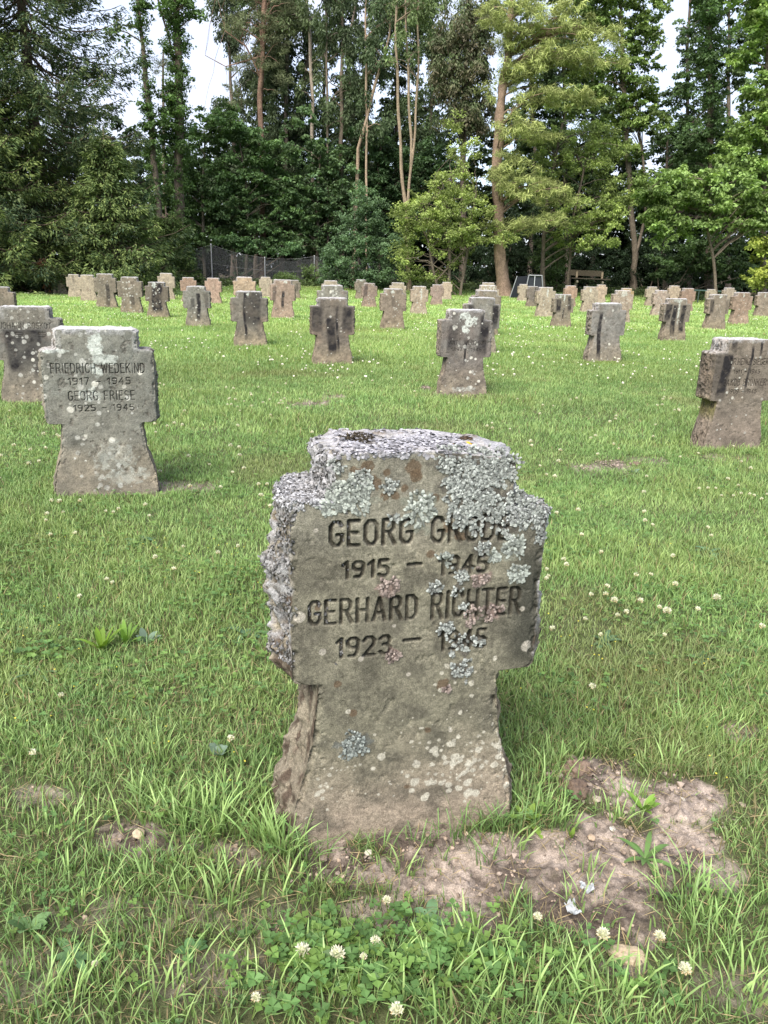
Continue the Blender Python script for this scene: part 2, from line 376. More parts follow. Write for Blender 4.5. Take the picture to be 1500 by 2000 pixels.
    z = z + capm*(.0045*n1 + .0035*n2)*rough + side*.004*n3*rough
    if segs:
        cm = carve(x0, z0, segs, cw, cw*.28)*front*(.72+.28*np.clip(.6+n3, 0, 1)); y = y + cm*cd
    else: cm = np.zeros_like(x)
    col = paint(x0, y0, z0, dict(front=front, side=side, cap=capm, back=back, n1=n1, n2=n2, n3=n3, cut=cm, edge=edge, sgn=sgn, seed=seed, rid=rid))
    m = x.shape[1]; nn = x.shape[0]
    i = np.arange(nn-1)[:, None]*m + np.arange(m)[None]; j = np.arange(nn-1)[:, None]*m + (np.arange(m)[None]+1) % m
    f = np.stack([i, j, j+m, i+m], -1).reshape(-1, 4)
    mb = MB(); mb.add(np.stack([x, y, z*1.0], -1).reshape(-1, 3), f, col.reshape(-1, 3))
    o = mb.build("stone_cross", mat or M['stone'], smooth=True)
    o.location = (X, Y, Z); o.rotation_euler = (0, 0, yaw); o.scale = (hs, hs, hs)
    return o, (x, y, z)
def mixc(a, b, t): t = np.clip(t, 0, 1)[..., None]; return a*(1-t) + np.asarray(b)*t

def painter(base=(.27, .225, .185), low=(.34, .27, .215), grey=(.22, .21, .19), dark=(.030, .028, .032), streaks=(), darkall=0.0, spots=40, spotr=.012, topl=.8, greent=0.0, seedp=0, pink=(.32, .25, .2), greyk=.5, white=(), mul=.56):
    def f(x, y, z, d):
        sd = d['seed']; r = np.random.default_rng(sd+900)
        big = fbm(x, y, z, 5, sd+60, 4); mid = fbm(x, y, z, 14, sd+61, 4)
        col = np.zeros(x.shape+(3,)) + np.array(base)
        col = mixc(col, grey, greyk*(.5+.9*big)*sstep(.15, .5, z))
        col = mixc(col, low, sstep(.36, .06, z)*(.75+.4*mid)); col = mixc(col, pink, np.clip(big*.8-.1, 0, .7))
        col = col*(1+.35*mid[..., None])
        st = np.zeros(x.shape)
        for sx, w, ztop, zbot, k in streaks:
            xs = sx + .012*np.sin(z*9+sd) + .006*mid
            st = np.maximum(st, min(1.2, k*1.25)*sstep(w*1.15, w*.5, np.abs(x-xs))*sstep(ztop+.02, ztop-.03, z)*sstep(zbot-.04, zbot+.1, z)*(.75+.5*mid))
        st = np.maximum(st, darkall*sstep(.08, .35, z)*(.6+.7*mid+.5*big))
        col = mixc(col, dark, st)
        if greent: col = mixc(col, (.19, .19, .04), greent*d['side']*sstep(.2, .3, z)*sstep(.42, .36, z)*(x < 0))
        col = col*mul
        # pale lichen discs
        for _ in range(spots):
            cx = r.normal(0, .1); cz = r.uniform(.02, .84); rr = spotr*r.uniform(.3, 1.0)**1.5
            dd = np.hypot(x-cx, z-cz)/rr + .25*d['n2']
            w = (1-sstep(.75, 1.05, dd))*d['front']*(.5+.5*r.random())
            col = mixc(col, (.36, .36, .34) if r.random() < .8 else (.48, .47, .43), w*.9)
        for cx, cz, rx, rz_, k in white:
            dd = np.hypot((x-cx)/rx, (z-cz)/rz_) + .5*d['n2']+.3*d['n1']; ww = (1-sstep(.7, 1.0, dd))*k*(.55+.6*(d['n3'] > -.1))
            col = mixc(col, (.40, .43, .41), ww*d['front'])
        topm = np.maximum(d['cap'], sstep(.81, .84, z)*(.5+.6*d['n2']))
        col = mixc(col, (.38, .38, .41), topl*topm*(.75+.5*d['n2']))
        ledge = sstep(.725, .745, z)*(np.abs(x) > .165)*(1-d['front']*.7)
        col = mixc(col, (.34, .34, .36), topl*ledge*(.7+.6*d['n2']))
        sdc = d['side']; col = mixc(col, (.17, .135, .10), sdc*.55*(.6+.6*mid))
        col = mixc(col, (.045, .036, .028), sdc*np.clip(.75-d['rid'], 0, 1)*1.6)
        pits = sstep(.5, .7, d['n2'])*.5; col = mixc(col, (.06, .052, .045), pits*d['front'])
        col = mixc(col, (.018, .016, .015), d['cut']*.9)
        return np.clip(col, .008, .9)
    return f

# -- the near cross ---------------------------------------------------
L0 = np.array([-.170, 1.326]); R0 = np.array([.294, 1.422]); dirv = (R0-L0)/np.linalg.norm(R0-L0); nrm = np.array([-dirv[1], dirv[0]])
YAW0 = math.atan2(dirv[1], dirv[0])
C0 = L0 + dirv*.248 + nrm*.10            # centre of the stone; front face passes through L0-R0
MZ = float(ground(*C0)) - 0.0
def mpx(x, y):                            # photo pixel -> (x, z) on the front face
    r = ray(x, y); n = np.array([-dirv[1], dirv[0]]); t = n@L0/(n@r[:2]); p = r*t
    return float((p[:2]-L0)@dirv) - .248, float(p[2]+CAMH) - 0.0
PM = dict(arm=.248, top=.165, waist=.182, base=.236, za=.381, zb=.757, zt=.846, thick=.2)
asym = dict(waistL=.014, waistR=-.014, baseL=.012, baseR=-.010, topL=.0, topR=.012, zbR=.72, topdrop=.016)
segs0 = []
for s, a, b, c_, d_ in [("GEORG", (643, 1060), (808, 1053), (643, 1013), 0), ("GRODE", (842, 1052), (997, 1046), (842, 1004), 0),
                        ("1915", (668, 1122), (762, 1118), (668, 1092), 0), ("-", (795, 1105), (825, 1104), (795, 1085), 0), ("1945", (856, 1115), (955, 1111), (856, 1082), 0),
                        ("GERHARD", (602, 1211), (816, 1203), (602, 1167), 0), ("RICHTER", (842, 1200), (1017, 1193), (842, 1150), 0),
                        ("1923", (656, 1277), (765, 1271), (656, 1242), 0), ("-", (787, 1252), (823, 1251), (787, 1235), 0), ("1945", (856, 1264), (951, 1257), (856, 1230), 0)]:
    x0, z0 = mpx(*a); x1, z1 = mpx(*b); _, zt_ = mpx(*c_)
    segs0 += text_strokes(s, x0+.003, x1-.003, (z0+z1)/2, zt_+.001 + ((z0+z1)/2-z0))
LP = [(890, 905, 40, 0), (930, 940, 48, 0), (965, 912, 34, 0), (992, 905, 26, 0), (905, 968, 42, 0), (950, 985, 42, 0), (908, 1002, 30, 0), (690, 955, 36, 1), (662, 968, 24, 1),
      (760, 941, 13, 0), (820, 990, 32, 1), (768, 1004, 11, 0), (985, 1012, 32, 0), (1004, 1062, 22, 1), (945, 1066, 16, 0), (964, 1076, 13, 1), (1036, 985, 22, 0), (1058, 1010, 22, 0), (1060, 1040, 16, 0),
      (1012, 1112, 18, 1), (868, 1088, 15, 1), (905, 1108, 20, 0), (937, 1118, 18, 2), (760, 1140, 20, 2), (850, 1140, 14, 0), (893, 1150, 13, 0), (905, 1178, 13, 0), (925, 1192, 20, 2),
      (962, 1188, 18, 2), (872, 1222, 16, 0), (900, 1250, 26, 0), (935, 1243, 16, 0), (767, 1275, 13, 2), (904, 1302, 22, 0), (688, 1450, 30, 3), (708, 925, 15, 0), (1008, 960, 16, 0), (872, 1340, 6, 2),
      (640, 980, 14, 1), (880, 870, 26, 0), (940, 878, 26, 0), (1025, 1010, 14, 0), (655, 905, 14, 0)]
SP_ = [(716, 905, 11), (735, 935, 14), (700, 915, 8), (805, 905, 16), (812, 920, 12), (790, 945, 9), (772, 958, 8), (690, 908, 7), (1020, 935, 14), (850, 965, 8), (752, 960, 7), (755, 915, 9), (880, 1020, 12), (900, 1040, 10), (843, 1075, 8), (660, 1330, 7), (690, 1386, 7), (835, 1420, 8), (795, 1530, 6), (865, 1330, 12), (620, 1180, 5)]
WH = [(584, 1198, 13), (630, 1266, 7), (705, 1280, 6), (798, 1310, 5), (880, 1245, 5), (1021, 1182, 6), (617, 1028, 5), (1030, 1255, 14), (770, 1215, 4), (880, 1420, 4)]
SMALLR = np.random.default_rng(4)
CR_ = [(SMALLR.normal(905, 60), SMALLR.normal(1480, 35), SMALLR.uniform(2, 8)) for _ in range(110)] + [(SMALLR.normal(640, 30), SMALLR.normal(1530, 25), SMALLR.uniform(2, 6)) for _ in range(25)] + [(SMALLR.uniform(620, 980), SMALLR.uniform(1380, 1560), SMALLR.uniform(1.5, 4)) for _ in range(90)] + [(983+SMALLR.normal(0, 5), SMALLR.uniform(1400, 1520), SMALLR.uniform(3, 7)) for _ in range(24)] + [(SMALLR.normal(900, 40), SMALLR.normal(1320, 22), SMALLR.uniform(2, 5)) for _ in range(22)]
def paint_main(x, y, z, d):
    n1, n2, n3 = d['n1'], d['n2'], d['n3']; fr = d['front']
    big = fbm(x, y, z, 6, 77, 4); mid = fbm(x, y, z, 20, 78, 4); fine = fbm(x, y, z, 130, 79, 3)
    col = np.zeros(x.shape+(3,)) + np.array((.146, .138, .108))
    col = mixc(col, (.25, .205, .165), sstep(.30, .04, z + .05*mid)*(.85+.2*mid))
    col = mixc(col, (.12, .115, .085), sstep(.05, .2, z)*sstep(.45, .3, z)*.55*(.6+.6*big))
    col = mixc(col, (.05, .05, .042), fr*sstep(.15, .235, x)*sstep(.36, .45, z)*sstep(.72, .62, z)*.85)   # dark right arm
    col = mixc(col, (.062, .058, .048), fr*np.clip(mid*1.0-.1+.25*(z > .36), 0, .6))
    col = mixc(col, (.20, .18, .145), fr*np.clip(-big*.8, 0, .5)*(z > .3)*.6)
    col = mixc(col, (.20, .195, .175), fr*sstep(.62, .74, z)*.3)
    col = col*(1+.22*fine[..., None])
    bands = .5+.5*np.sin(z*260+8*n1); col = col*(1-.06*(bands*sstep(.2, .0, z))[..., None])
    col = mixc(col, (.042, .042, .035), fr*sstep(.165, .225, x+.01*mid)*sstep(.36, .42, z)*sstep(.70, .60, z+.04*mid)*.85)
    col = mixc(col, (.06, .058, .045), fr*sstep(.30, .38, z)*sstep(.47, .40, z)*.4*(.6+.6*mid))
    def disc(px, py, r, c, k, soft=.3, ns=.3):
        nonlocal col
        cx, cz = mpx(px, py); rr = r*.00098
        m = (np.abs(x-cx) < rr*1.6) & (np.abs(z-cz) < rr*1.6) & (fr > 0)
        if m.any():
            dd = np.hypot(x[m]-cx, z[m]-cz)/rr + ns*n2[m]; w = (1-sstep(1-soft, 1.05, dd))*k
            col[m] = col[m]*(1-w[:, None]) + np.array(c)*w[:, None]
    for px, py, r in SP_: disc(px, py, r*1.1, (.085, .06, .04), .85, .2, .5)
    for px, py, r in WH: disc(px, py, r, (.30, .28, .25), .8, .15, .15)
    for px, py, r in CR_: disc(px, py, r, (.36, .345, .30), .8, .35, 1.1)
    for px, py, r, k in LP: disc(px, py, r, [(.075, .07, .062), (.15, .155, .13), (.17, .125, .115), (.08, .085, .08)][k], .85, .35, .9)
    # crust on the ledges, top and left side
    top = np.clip(d['cap'] + sstep(.838, .846, z), 0, 1)
    col = mixc(col, (.27, .265, .29), top*(.82+.4*n2))
    col = mixc(col, (.13, .11, .09), top*sstep(.35, .6, n1+.3*n2)*.8)
    led = sstep(.73, .755, z)*(np.abs(x) > .16)*(1-fr)
    sidec = d['side']
    brown = np.clip(.5+.8*mid, 0, 1)
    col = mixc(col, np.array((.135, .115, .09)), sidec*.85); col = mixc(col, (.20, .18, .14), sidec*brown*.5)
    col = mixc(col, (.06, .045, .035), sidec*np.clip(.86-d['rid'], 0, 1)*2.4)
    lz = sidec*sstep(.40, .5, z + .08*mid); col = mixc(col, (.22, .22, .23), lz*np.clip(.45+1.2*n2+.5*n3, 0, 1))
    col = mixc(col, (.27, .27, .29), led*.85)
    col = mixc(col, (.028, .025, .02), d['cut']*.82)
    for ox, oy, rr in ((.118, -.005, .012), (.075, -.03, .005)):
        w = d['cap']*(1-sstep(.7, 1.1, np.hypot((x-ox), (y-oy)*.8)/rr + .2*n2)); col = mixc(col, (.55, .32, .02), w)
    dm = d['cap']*(1-sstep(.6, 1.1, np.hypot((x+.105)/.035, (y-.01)/.02) + .5*n2)); col = mixc(col, (.03, .025, .02), dm)
    return np.clip(col, .01, .9)
oc, (cx_, cy_, cz_) = cross(C0[0], C0[1], MZ, YAW0, PM, .00165, 11, paint_main, segs0, cw=.0038, cd=.009, flat=.35, sidebulge=.034, rough=1.15, asym=asym)
tag(oc, "large grey stone cross in the foreground, crusted with lichen, names GEORG GRODE and GERHARD RICHTER", "grave cross", "stone crosses on the lawn")

def flakes(P_, Nn, R_, ln, wd, tilt, base, tip, r):
    """curled lichen lobes at P_ on a surface with normals Nn, growing along R_"""
    n = len(P_); Nn = unit(Nn); R_ = unit(R_ - (R_*Nn).sum(1)[:, None]*Nn); S = np.cross(Nn, R_)
    ln = ln[:, None]; wd = wd[:, None]; ct, stt = np.cos(tilt)[:, None], np.sin(tilt)[:, None]
    a = P_ - R_*ln*.35; b = P_ + R_*ln*.3*ct + Nn*ln*.45*stt; c = P_ + R_*ln*.75*ct + Nn*ln*.55*stt*(.6+.5*r.random((n, 1)))
    v = np.stack([a+S*wd*.28, a-S*wd*.28, b+S*wd*.55+Nn*.0006, b-S*wd*.55+Nn*.0006, c+S*wd*.38, c-S*wd*.38, c+R_*wd*.25-Nn*.0004], 1)
    q = np.arange(n)[:, None]*7
    quads = np.concatenate([q+np.array([[0, 1, 3, 2]]), q+np.array([[2, 3, 5, 4]])]); tri = q+np.array([[4, 5, 6]])
    tj = .38+.88*r.random((n, 1, 1))**1.3
    k = np.array([0, 0, .6, .6, 1, 1, 1.1])[None, :, None]
    col = (np.asarray(base)*(1-np.clip(k, 0, 1)) + np.asarray(tip)*k)*tj
    return v.reshape(-1, 3), quads, tri, np.clip(col, 0, .9).reshape(-1, 3)
def add_flakes(mb, *a):
    v, q, t_, c = flakes(*a); n0 = mb.n; mb.add(v, q, c); mb.f.append(t_+n0)
KIND = [((.07, .07, .065), (.34, .365, .36)), ((.10, .11, .10), (.355, .385, .365)), ((.11, .085, .075), (.31, .255, .24)), ((.05, .055, .05), (.27, .30, .295))]
lr = np.random.default_rng(21)
fz = -PM['thick']/2
for px, py, r_, k in LP:
    cx, cz = mpx(px, py); rr = r_*.00098; mb = MB()
    n = int(84*(rr/.02)**2*1.0) + 14
    ang = lr.uniform(0, 2*np.pi, n); rad = rr*np.sqrt(lr.uniform(0.0 if k != 2 else .15, 1, n))*(1+.22*np.sin(ang*3+px)+.15*np.sin(ang*5+py))
    p = np.stack([cx+np.cos(ang)*rad, np.full(n, fz-.0003), cz+np.sin(ang)*rad], 1)
    inl = carve(p[:, 0], p[:, 2], segs0, .0045, .001); p = p[(lr.random(n) > inl*.88) & (fbm(p[:, 0], 0, p[:, 2], 70, 12, 2) < .75-.9*((rad/rr)-.4))]
    p = p[(p[:, 0] < .262) & (p[:, 0] > -.255) & (p[:, 2] < .85)]; n = len(p)
    over = np.clip(p[:, 0]-.24, 0, 1) + np.clip(p[:, 2]-.828, 0, 1)*.5; p[:, 1] += over*1.5
    R_ = np.stack([p[:, 0]-cx, np.zeros(n), p[:, 2]-cz], 1) + lr.normal(0, rr*(.15 if k == 1 else .45), (n, 3))*np.array([1, 0, 1])
    ln = lr.uniform(.0055, .0105, n)*(1.15 if k == 1 else 1); wd = lr.uniform(.0032, .0065, n)
    tl = lr.uniform(.1, .5, n) if k == 1 else lr.uniform(.2, .95, n)
    add_flakes(mb, p, np.tile([0, -1.0, 0], (n, 1)), R_, ln, wd, tl, KIND[k][0], KIND[k][1], lr)
    o = mb.build("lichen_patch", M['lichen'], oc)
    if k == 2: tag(o, "pinkish lichen rosette")
# lichen growing over left side, ledges and top, as scattered lobes on the real surface
def surf_flakes(name, sel, count, ln0, wd0, kind, prob=None, label=None, tr_=(.2, 1.2)):
    i, j = np.nonzero(sel); 
    k = lr.integers(0, len(i), count); i, j = i[k], j[k]
    m = cx_.shape[1]; i1 = np.minimum(i+1, cx_.shape[0]-1); j1 = (j+1) % m
    G = lambda a, b: np.stack([cx_[a, b], cy_[a, b], cz_[a, b]], 1)
    p = G(i, j); du = G(i, j1)-p; dv = G(i1, j)-p; nn = np.cross(du, dv); bad = np.linalg.norm(nn, axis=1) < 1e-12; nn = unit(nn)
    p = p[~bad]; nn = nn[~bad]; n = len(p)
    if prob is not None:
        kk = lr.random(n) < prob(p); p, nn = p[kk], nn[kk]; n = len(p)
    mb = MB(); add_flakes(mb, p, nn, rnd_dir(n, lr), lr.uniform(.6, 1.4, n)*ln0, lr.uniform(.6, 1.4, n)*wd0, lr.uniform(*tr_, n), kind[0], kind[1], lr)
    o = mb.build(name, M['lichen'], oc)
    if label: o['label'] = label
    return o
ring_u = np.arange(cx_.shape[1]); zrow = cz_
Tt = PM['thick']
onside = (np.abs(cy_) < Tt/2-.002) & (cx_ < -.14) & (cz_ > .40) & (cz_ < .845)
surf_flakes("lichen_crust", onside, 4000, .0078, .0045, ((.04, .036, .03), (.25, .25, .265)), lambda p: np.clip(.45+1.4*fbm(p[:, 0], p[:, 1], p[:, 2], 22, 5, 3)+.5*(p[:, 2] > .7), 0, 1)*(p[:, 2] > .42)*.8, "shaggy dark and pale lichen on the left side")
capz = (cz_ > .836)
surf_flakes("lichen_crust", capz, 3000, .008, .006, ((.15, .145, .155), (.33, .33, .375)), lambda p: np.clip(.55+1.0*fbm(p[:, 0], p[:, 1], p[:, 2], 25, 6, 3), 0, 1), "flat lilac grey lichen on top of the stone", (0, .5))
ledz = (cz_ > .74) & (cz_ < .762) & (cx_ < -.165) & (np.abs(cy_) < Tt/2)
surf_flakes("lichen_crust", ledz, 2000, .0055, .004, ((.15, .15, .155), (.38, .385, .42)), None, "pale lichen along the left ledge", (0, .6))
ledr = (cz_ > .70) & (cz_ < .765) & (cx_ > .165) & (np.abs(cy_) < Tt/2+.01)
surf_flakes("lichen_crust", ledr, 1800, .006, .004, ((.04, .04, .04), (.37, .39, .395)), None, "lichen on the right ledge")
mossy = (cz_ > .838) & (((cx_+.11)/.035)**2 + ((cy_-.02)/.03)**2 < 1)
surf_flakes("moss_tuft", mossy, 240, .007, .003, ((.02, .016, .012), (.06, .05, .035)), None, "black dried moss on top")
mossy2 = (cz_ > .838) & (((cx_-.125)/.02)**2 + ((cy_-.03)/.02)**2 < 1)
surf_flakes("moss_tuft", mossy2, 120, .006, .003, ((.02, .016, .012), (.10, .07, .05)), None, "small dark moss on top")

# -- all other crosses: (px centre, py top, py base, yaw deg, hidden base, paint, label, text)
D_ = (.055, .052, .056)
def K(i, **k): return painter(**k)
TAN = dict(base=(.37, .315, .245), low=(.40, .34, .265), grey=(.30, .275, .225), greyk=.3, mul=.70)
BRN = dict(base=(.265, .232, .187), low=(.35, .29, .215), grey=(.24, .215, .18), greyk=.5)
GRY = dict(base=(.25, .235, .205), low=(.33, .285, .225), grey=(.235, .24, .235), greyk=.8)
RED = dict(base=(.34, .235, .18), low=(.37, .28, .22), grey=(.26, .2, .17), greyk=.4, mul=.66)
cr = [
 (60, 597, 788, 16, 6.85, dict(GRY, darkall=.0, streaks=[(0, .2, .66, .3, .75), (-.12, .08, .66, .25, .8), (.06, .05, .62, .2, .7)], spots=60, spotr=.02), "grey stone cross marked JOHANN ROSKOT with black blotched middle, behind the left wide one", [("JOHANN ROSKOT", -.21, .21, .655, .705, .0022), ("19 5", -.17, .16, .585, .622, .002)]),
 (200, 641, 960, 21, 3.93, dict(GRY, base=(.25, .245, .215), grey=(.225, .24, .225), pink=(.27, .24, .19), greyk=.8, mul=.6, spots=75, spotr=.018, topl=1.0, white=[(-.01, .78, .035, .06, .8), (0, .70, .035, .05, .7), (-.01, .64, .03, .04, .7), (.05, .70, .03, .03, .6), (-.05, .53, .05, .03, .6), (-.2, .74, .06, .012, 1), (.05, .2, .12, .08, .28), (.1, .1, .12, .05, .28)]), "grey stone cross on the left marked FRIEDRICH WEDEKIND and GEORG FRIESE", [("FRIEDRICH WEDEKIND", -.22, .215, .632, .678, .0024), ("1917 - 1945", -.145, .145, .575, .607, .0022), ("GEORG FRIESE", -.15, .16, .497, .542, .0024), ("1925 - 1945", -.13, .155, .443, .473, .0022)]),
 (3, 567, 650, 10, 14.6, dict(BRN, streaks=[(-.03, .06, .84, .1, .8)], spots=40), "dark stone cross cut by the left edge, whose right arm shows behind a grey one", None),
 (117, 531, 573, 10, 32.9, dict(TAN, streaks=[(-.13, .035, .8, .0, .9)]), "tan stone cross with a dark left edge, leftmost of the far row before the spruce", None),
 (146, 536, 581, 10, 30.6, dict(TAN, streaks=[(-.02, .05, .84, .5, .5)], greyk=.8), "pale grey stone cross, second from the left in the far row before the spruce", None),
 (173, 537, 587, 10, 27.5, dict(TAN), "light tan stone cross, third from the left in the far row before the spruce", None),
 (207, 534, 593, 10, 23.4, dict(BRN, streaks=[(.05, .06, .6, .0, .7)]), "tall brown-grey stone cross with a dark lower stem, fourth in the far left row", None),
 (256, 541, 607, 10, 20.8, dict(BRN, streaks=[(.03, .06, .45, .15, .6)], spots=60, spotr=.025), "mottled brown stone cross with a wide pale stem, left of the blackened one", None),
 (325, 532, 578, 10, 30.0, dict(TAN), "tan stone cross peeking out behind the blackened white-spotted one", None),
 (308, 551, 621, 10, 19.5, dict(BRN, darkall=.4, streaks=[(0, .16, .84, .1, .95)], white=[(-.06, .78, .05, .08, .8)], spots=35, spotr=.025), "blackened stone cross with white lichen spots in the left field", None),
 (369, 542, 590, 10, 28.7, dict(RED), "reddish brown stone cross half hidden by a grey streaked one", None),
 (386, 559, 641, 10, 16.6, dict(GRY, streaks=[(.03, .05, .7, .1, .85), (-.1, .05, .6, .35, .6), (.2, .05, .7, .35, .5)], spots=14, spotr=.03), "grey stone cross with large round white spots and a dark central streak", None),
 (417, 543, 592, 8, 28.1, dict(RED, base=(.40, .285, .23)), "pinkish stone cross standing clear in front of the tall fence post", None),
 (478, 541, 597, 10, 23.4, dict(TAN, base=(.42, .315, .23)), "warm tan stone cross right above the black-striped one", None),
 (488, 569, 676, 10, 12.6, dict(BRN, base=(.2, .185, .165), greyk=.6, streaks=[(-.075, .024, .84, .1, 1.0), (.1, .1, .84, .3, .7), (0, .1, .8, .3, .6)], white=[(-.02, .8, .03, .04, .8)], spots=14), "dark grey stone cross with a black vertical stripe on its left", None),
 (519, 541, 580, 10, 35.5, dict(TAN), "narrow tan stone cross beside the second fence post", None),
 (552, 544, 611, 10, 20.5, dict(RED, base=(.33, .25, .205), streaks=[(.0, .04, .6, .2, .9), (-.2, .05, .7, .3, .6)], white=[(.06, .8, .05, .03, .8)]), "brown-pink stone cross with a dark tongue down its middle", None),
 (576, 549, 588, 10, 35.4, dict(BRN, streaks=[(.1, .05, .7, .3, .6)]), "small dark brown stone cross tucked behind the right arm of a pinkish one", None),
 (646, 548, 600, 10, 25.8, dict(TAN), "tan stone cross, rearmost of the three lined up left of the holly bush", None),
 (650, 557, 640, 10, 16.4, dict(GRY, base=(.33, .31, .27), spots=70, spotr=.03), "pale lichen-covered stone cross, middle of the three lined up left of the holly", None),
 (649, 582, 711, 10, 10.4, dict(BRN, base=(.19, .165, .145), streaks=[(-.02, .07, .6, .12, 1.0), (-.2, .09, .74, .38, .75), (.06, .02, .75, .15, .9), (.2, .08, .74, .38, .8)], spots=16, spotr=.014), "dark streaked stone cross with black stem and chipped foot, front one of the middle", None),
 (705, 546, 584, 10, 36.4, dict(BRN, white=[(0, .8, .1, .04, .7)]), "white-topped brown stone cross right below the holly bush", None),
 (721, 553, 602, 10, 28.1, dict(RED, base=(.26, .2, .175), streaks=[(-.15, .08, .8, .35, .6)], spots=25, spotr=.025), "dark purplish stone cross below the holly bush", None),
 (776, 552, 598, 10, 27.5, dict(TAN), "tan stone cross whose top shows above a broad brown one", None),
 (767, 564, 643, 10, 17.3, dict(BRN, base=(.31, .25, .205), streaks=[(-.02, .05, .7, .45, .4)], spots=25, spotr=.02, white=[(-.04, .78, .05, .04, .6)]), "broad brown stone cross standing alone right of centre", None),
 (818, 559, 616, 10, 24.1, dict(TAN, base=(.36, .29, .23), white=[(.05, .6, .03, .2, .6)], spots=20, spotr=.03), "tan stone cross with a white streak, left of a lilac-brown one", None),
 (853, 556, 600, 10, 31.3, dict(RED, base=(.33, .255, .225)), "lilac-brown stone cross in front of the palest far one", None),
 (872, 551, 585, 10, 38.5, dict(TAN, base=(.45, .36, .28)), "palest tan stone cross under the hornbeam, partly behind a lilac-brown one", None),
 (905, 603, 770, 11, 7.9, dict(GRY, base=(.21, .185, .17), greyk=.7, streaks=[(.0, .012, .55, .3, .9), (-.15, .06, .7, .4, .7), (.17, .06, .8, .38, .8)], spots=50, spotr=.02, white=[(-.02, .78, .06, .05, .9), (.03, .74, .07, .05, .8), (-.02, .66, .045, .045, .9), (.0, .06, .14, .03, .35)]), "lichen-spotted stone cross with weathered lettering, front one of the line right of centre", [("ANT . JULIUS.SUN", -.17, .2, .505, .545, .0028), ("1897 - 1945", -.15, .16, .44, .473, .0028)]),
 (938, 581, 690, 10, 12.4, dict(GRY, streaks=[(.19, .06, .74, .35, .9), (-.2, .06, .74, .4, .8)], greyk=.8), "grey stone cross with a black right arm, second of the line right of centre", None),
 (947, 567, 650, 10, 16.4, dict(BRN, streaks=[(-.2, .05, .74, .4, .8)], spots=40), "brown stone cross, third of the line right of centre", None),
 (951, 557, 625, 10, 22.0, dict(TAN, spots=50, spotr=.03), "lichen-flecked tan stone cross, fourth of the line right of centre", None),
 (952, 552, 600, 10, 30.0, dict(TAN), "tan stone cross, rearmost of the line in front of the thick tree trunk", None),
 (1021, 555, 588, 10, 38.8, dict(TAN), "tan stone cross left of the grey metal frame", None),
 (1040, 559, 602, 10, 32.0, dict(BRN, base=(.22, .19, .17), streaks=[(.1, .08, .8, .1, .6)]), "dark grey-brown stone cross standing before the metal frame", None),
 (1064, 561, 617, 10, 24.5, dict(TAN, white=[(.04, .7, .03, .15, .7)], spots=40, spotr=.02), "tan stone cross with pale flecks, right of the dark one by the metal frame", None),
 (1097, 575, 644, 10, 19.7, dict(BRN, streaks=[(-.16, .08, .72, .38, .9), (.15, .06, .8, .4, .8), (0, .02, .5, .2, 1)], white=[(.0, .75, .03, .1, .8), (-.12, .8, .05, .05, .6)]), "brown stone cross with two dark arms and white flecks down the middle", None),
 (1113, 558, 600, 10, 32.8, dict(RED, base=(.40, .28, .21)), "reddish tan stone cross straight below the left leg of the bench", None),
 (1150, 560, 608, 10, 28.7, dict(TAN, white=[(.0, .72, .04, .08, .6)]), "tan stone cross with pale centre, left one of the pair under the bench", None),
 (1173, 556, 590, 10, 39.0, dict(TAN, base=(.45, .35, .265)), "light tan stone cross, right one of the pair under the bench", None),
 (1181, 592, 708, 10, 11.6, dict(GRY, base=(.29, .265, .245), greyk=.9, streaks=[(-.135, .03, .72, .05, 1.0), (-.11, .014, .55, .0, .9)], spots=16, spotr=.022, topl=.9), "pale grey stone cross with a black stripe down its left side", None),
 (1213, 567, 628, 10, 22.5, dict(TAN, base=(.34, .27, .22), white=[(.0, .75, .1, .1, .5)], spots=50, spotr=.02), "lichen-covered tan stone cross behind the pale grey striped one", None),
 (1222, 563, 605, 10, 31.0, dict(TAN, base=(.42, .30, .17)), "orange-tan stone cross just behind a lichen-covered one, right of the bench", None),
 (1272, 560, 598, 10, 36.4, dict(TAN), "tan stone cross in the far right rows, nearest to the forked trunk", None),
 (1288, 567, 618, 10, 26.9, dict(TAN, base=(.35, .28, .24), spots=40, spotr=.03), "pale pinkish stone cross behind the cross with two black flanks", None),
 (1315, 558, 595, 10, 37.4, dict(TAN, base=(.43, .34, .26)), "bright tan stone cross behind and between two darker ones at right", None),
 (1341, 563, 607, 10, 31.3, dict(RED, base=(.30, .21, .165)), "reddish brown stone cross at right, above the cross with black flanks", None),
 (1316, 583, 670, 10, 15.8, dict(BRN, base=(.27, .235, .2), streaks=[(-.2, .08, .74, .38, 1.0), (-.06, .06, .72, .1, .95), (.13, .06, .72, .15, .95)], white=[(.03, .6, .02, .25, .6), (0, .8, .1, .03, .5)], spots=30, spotr=.012), "stone cross with two black flanks and a pale speckled centre at right", None),
 (1387, 565, 600, 10, 39.0, dict(TAN, streaks=[(-.15, .04, .7, .3, .5)]), "tan stone cross behind the left shoulder of a broad brown one near the right edge", None),
 (1398, 575, 643, 10, 20.1, dict(BRN, base=(.32, .265, .22), streaks=[(-.2, .06, .72, .38, .9), (.2, .04, .7, .38, .4)], white=[(.02, .8, .05, .04, .9)]), "broad brown stone cross with black left arm and white smudge on top", None),
 (1422, 562, 599, 10, 36.0, dict(TAN, base=(.36, .30, .25)), "grey-tan stone cross in the rearmost row near the low green rail", None),
 (1446, 571, 631, 10, 22.9, dict(RED, base=(.29, .215, .17), spots=16, spotr=.02, white=[(0, .78, .02, .08, .7)]), "dark reddish stone cross second from the right edge", None),
 (1489, 571, 619, 10, 28.7, dict(BRN, base=(.33, .27, .22), white=[(0, .75, .04, .08, .5)]), "brown stone cross cut by the right edge of the view", None),
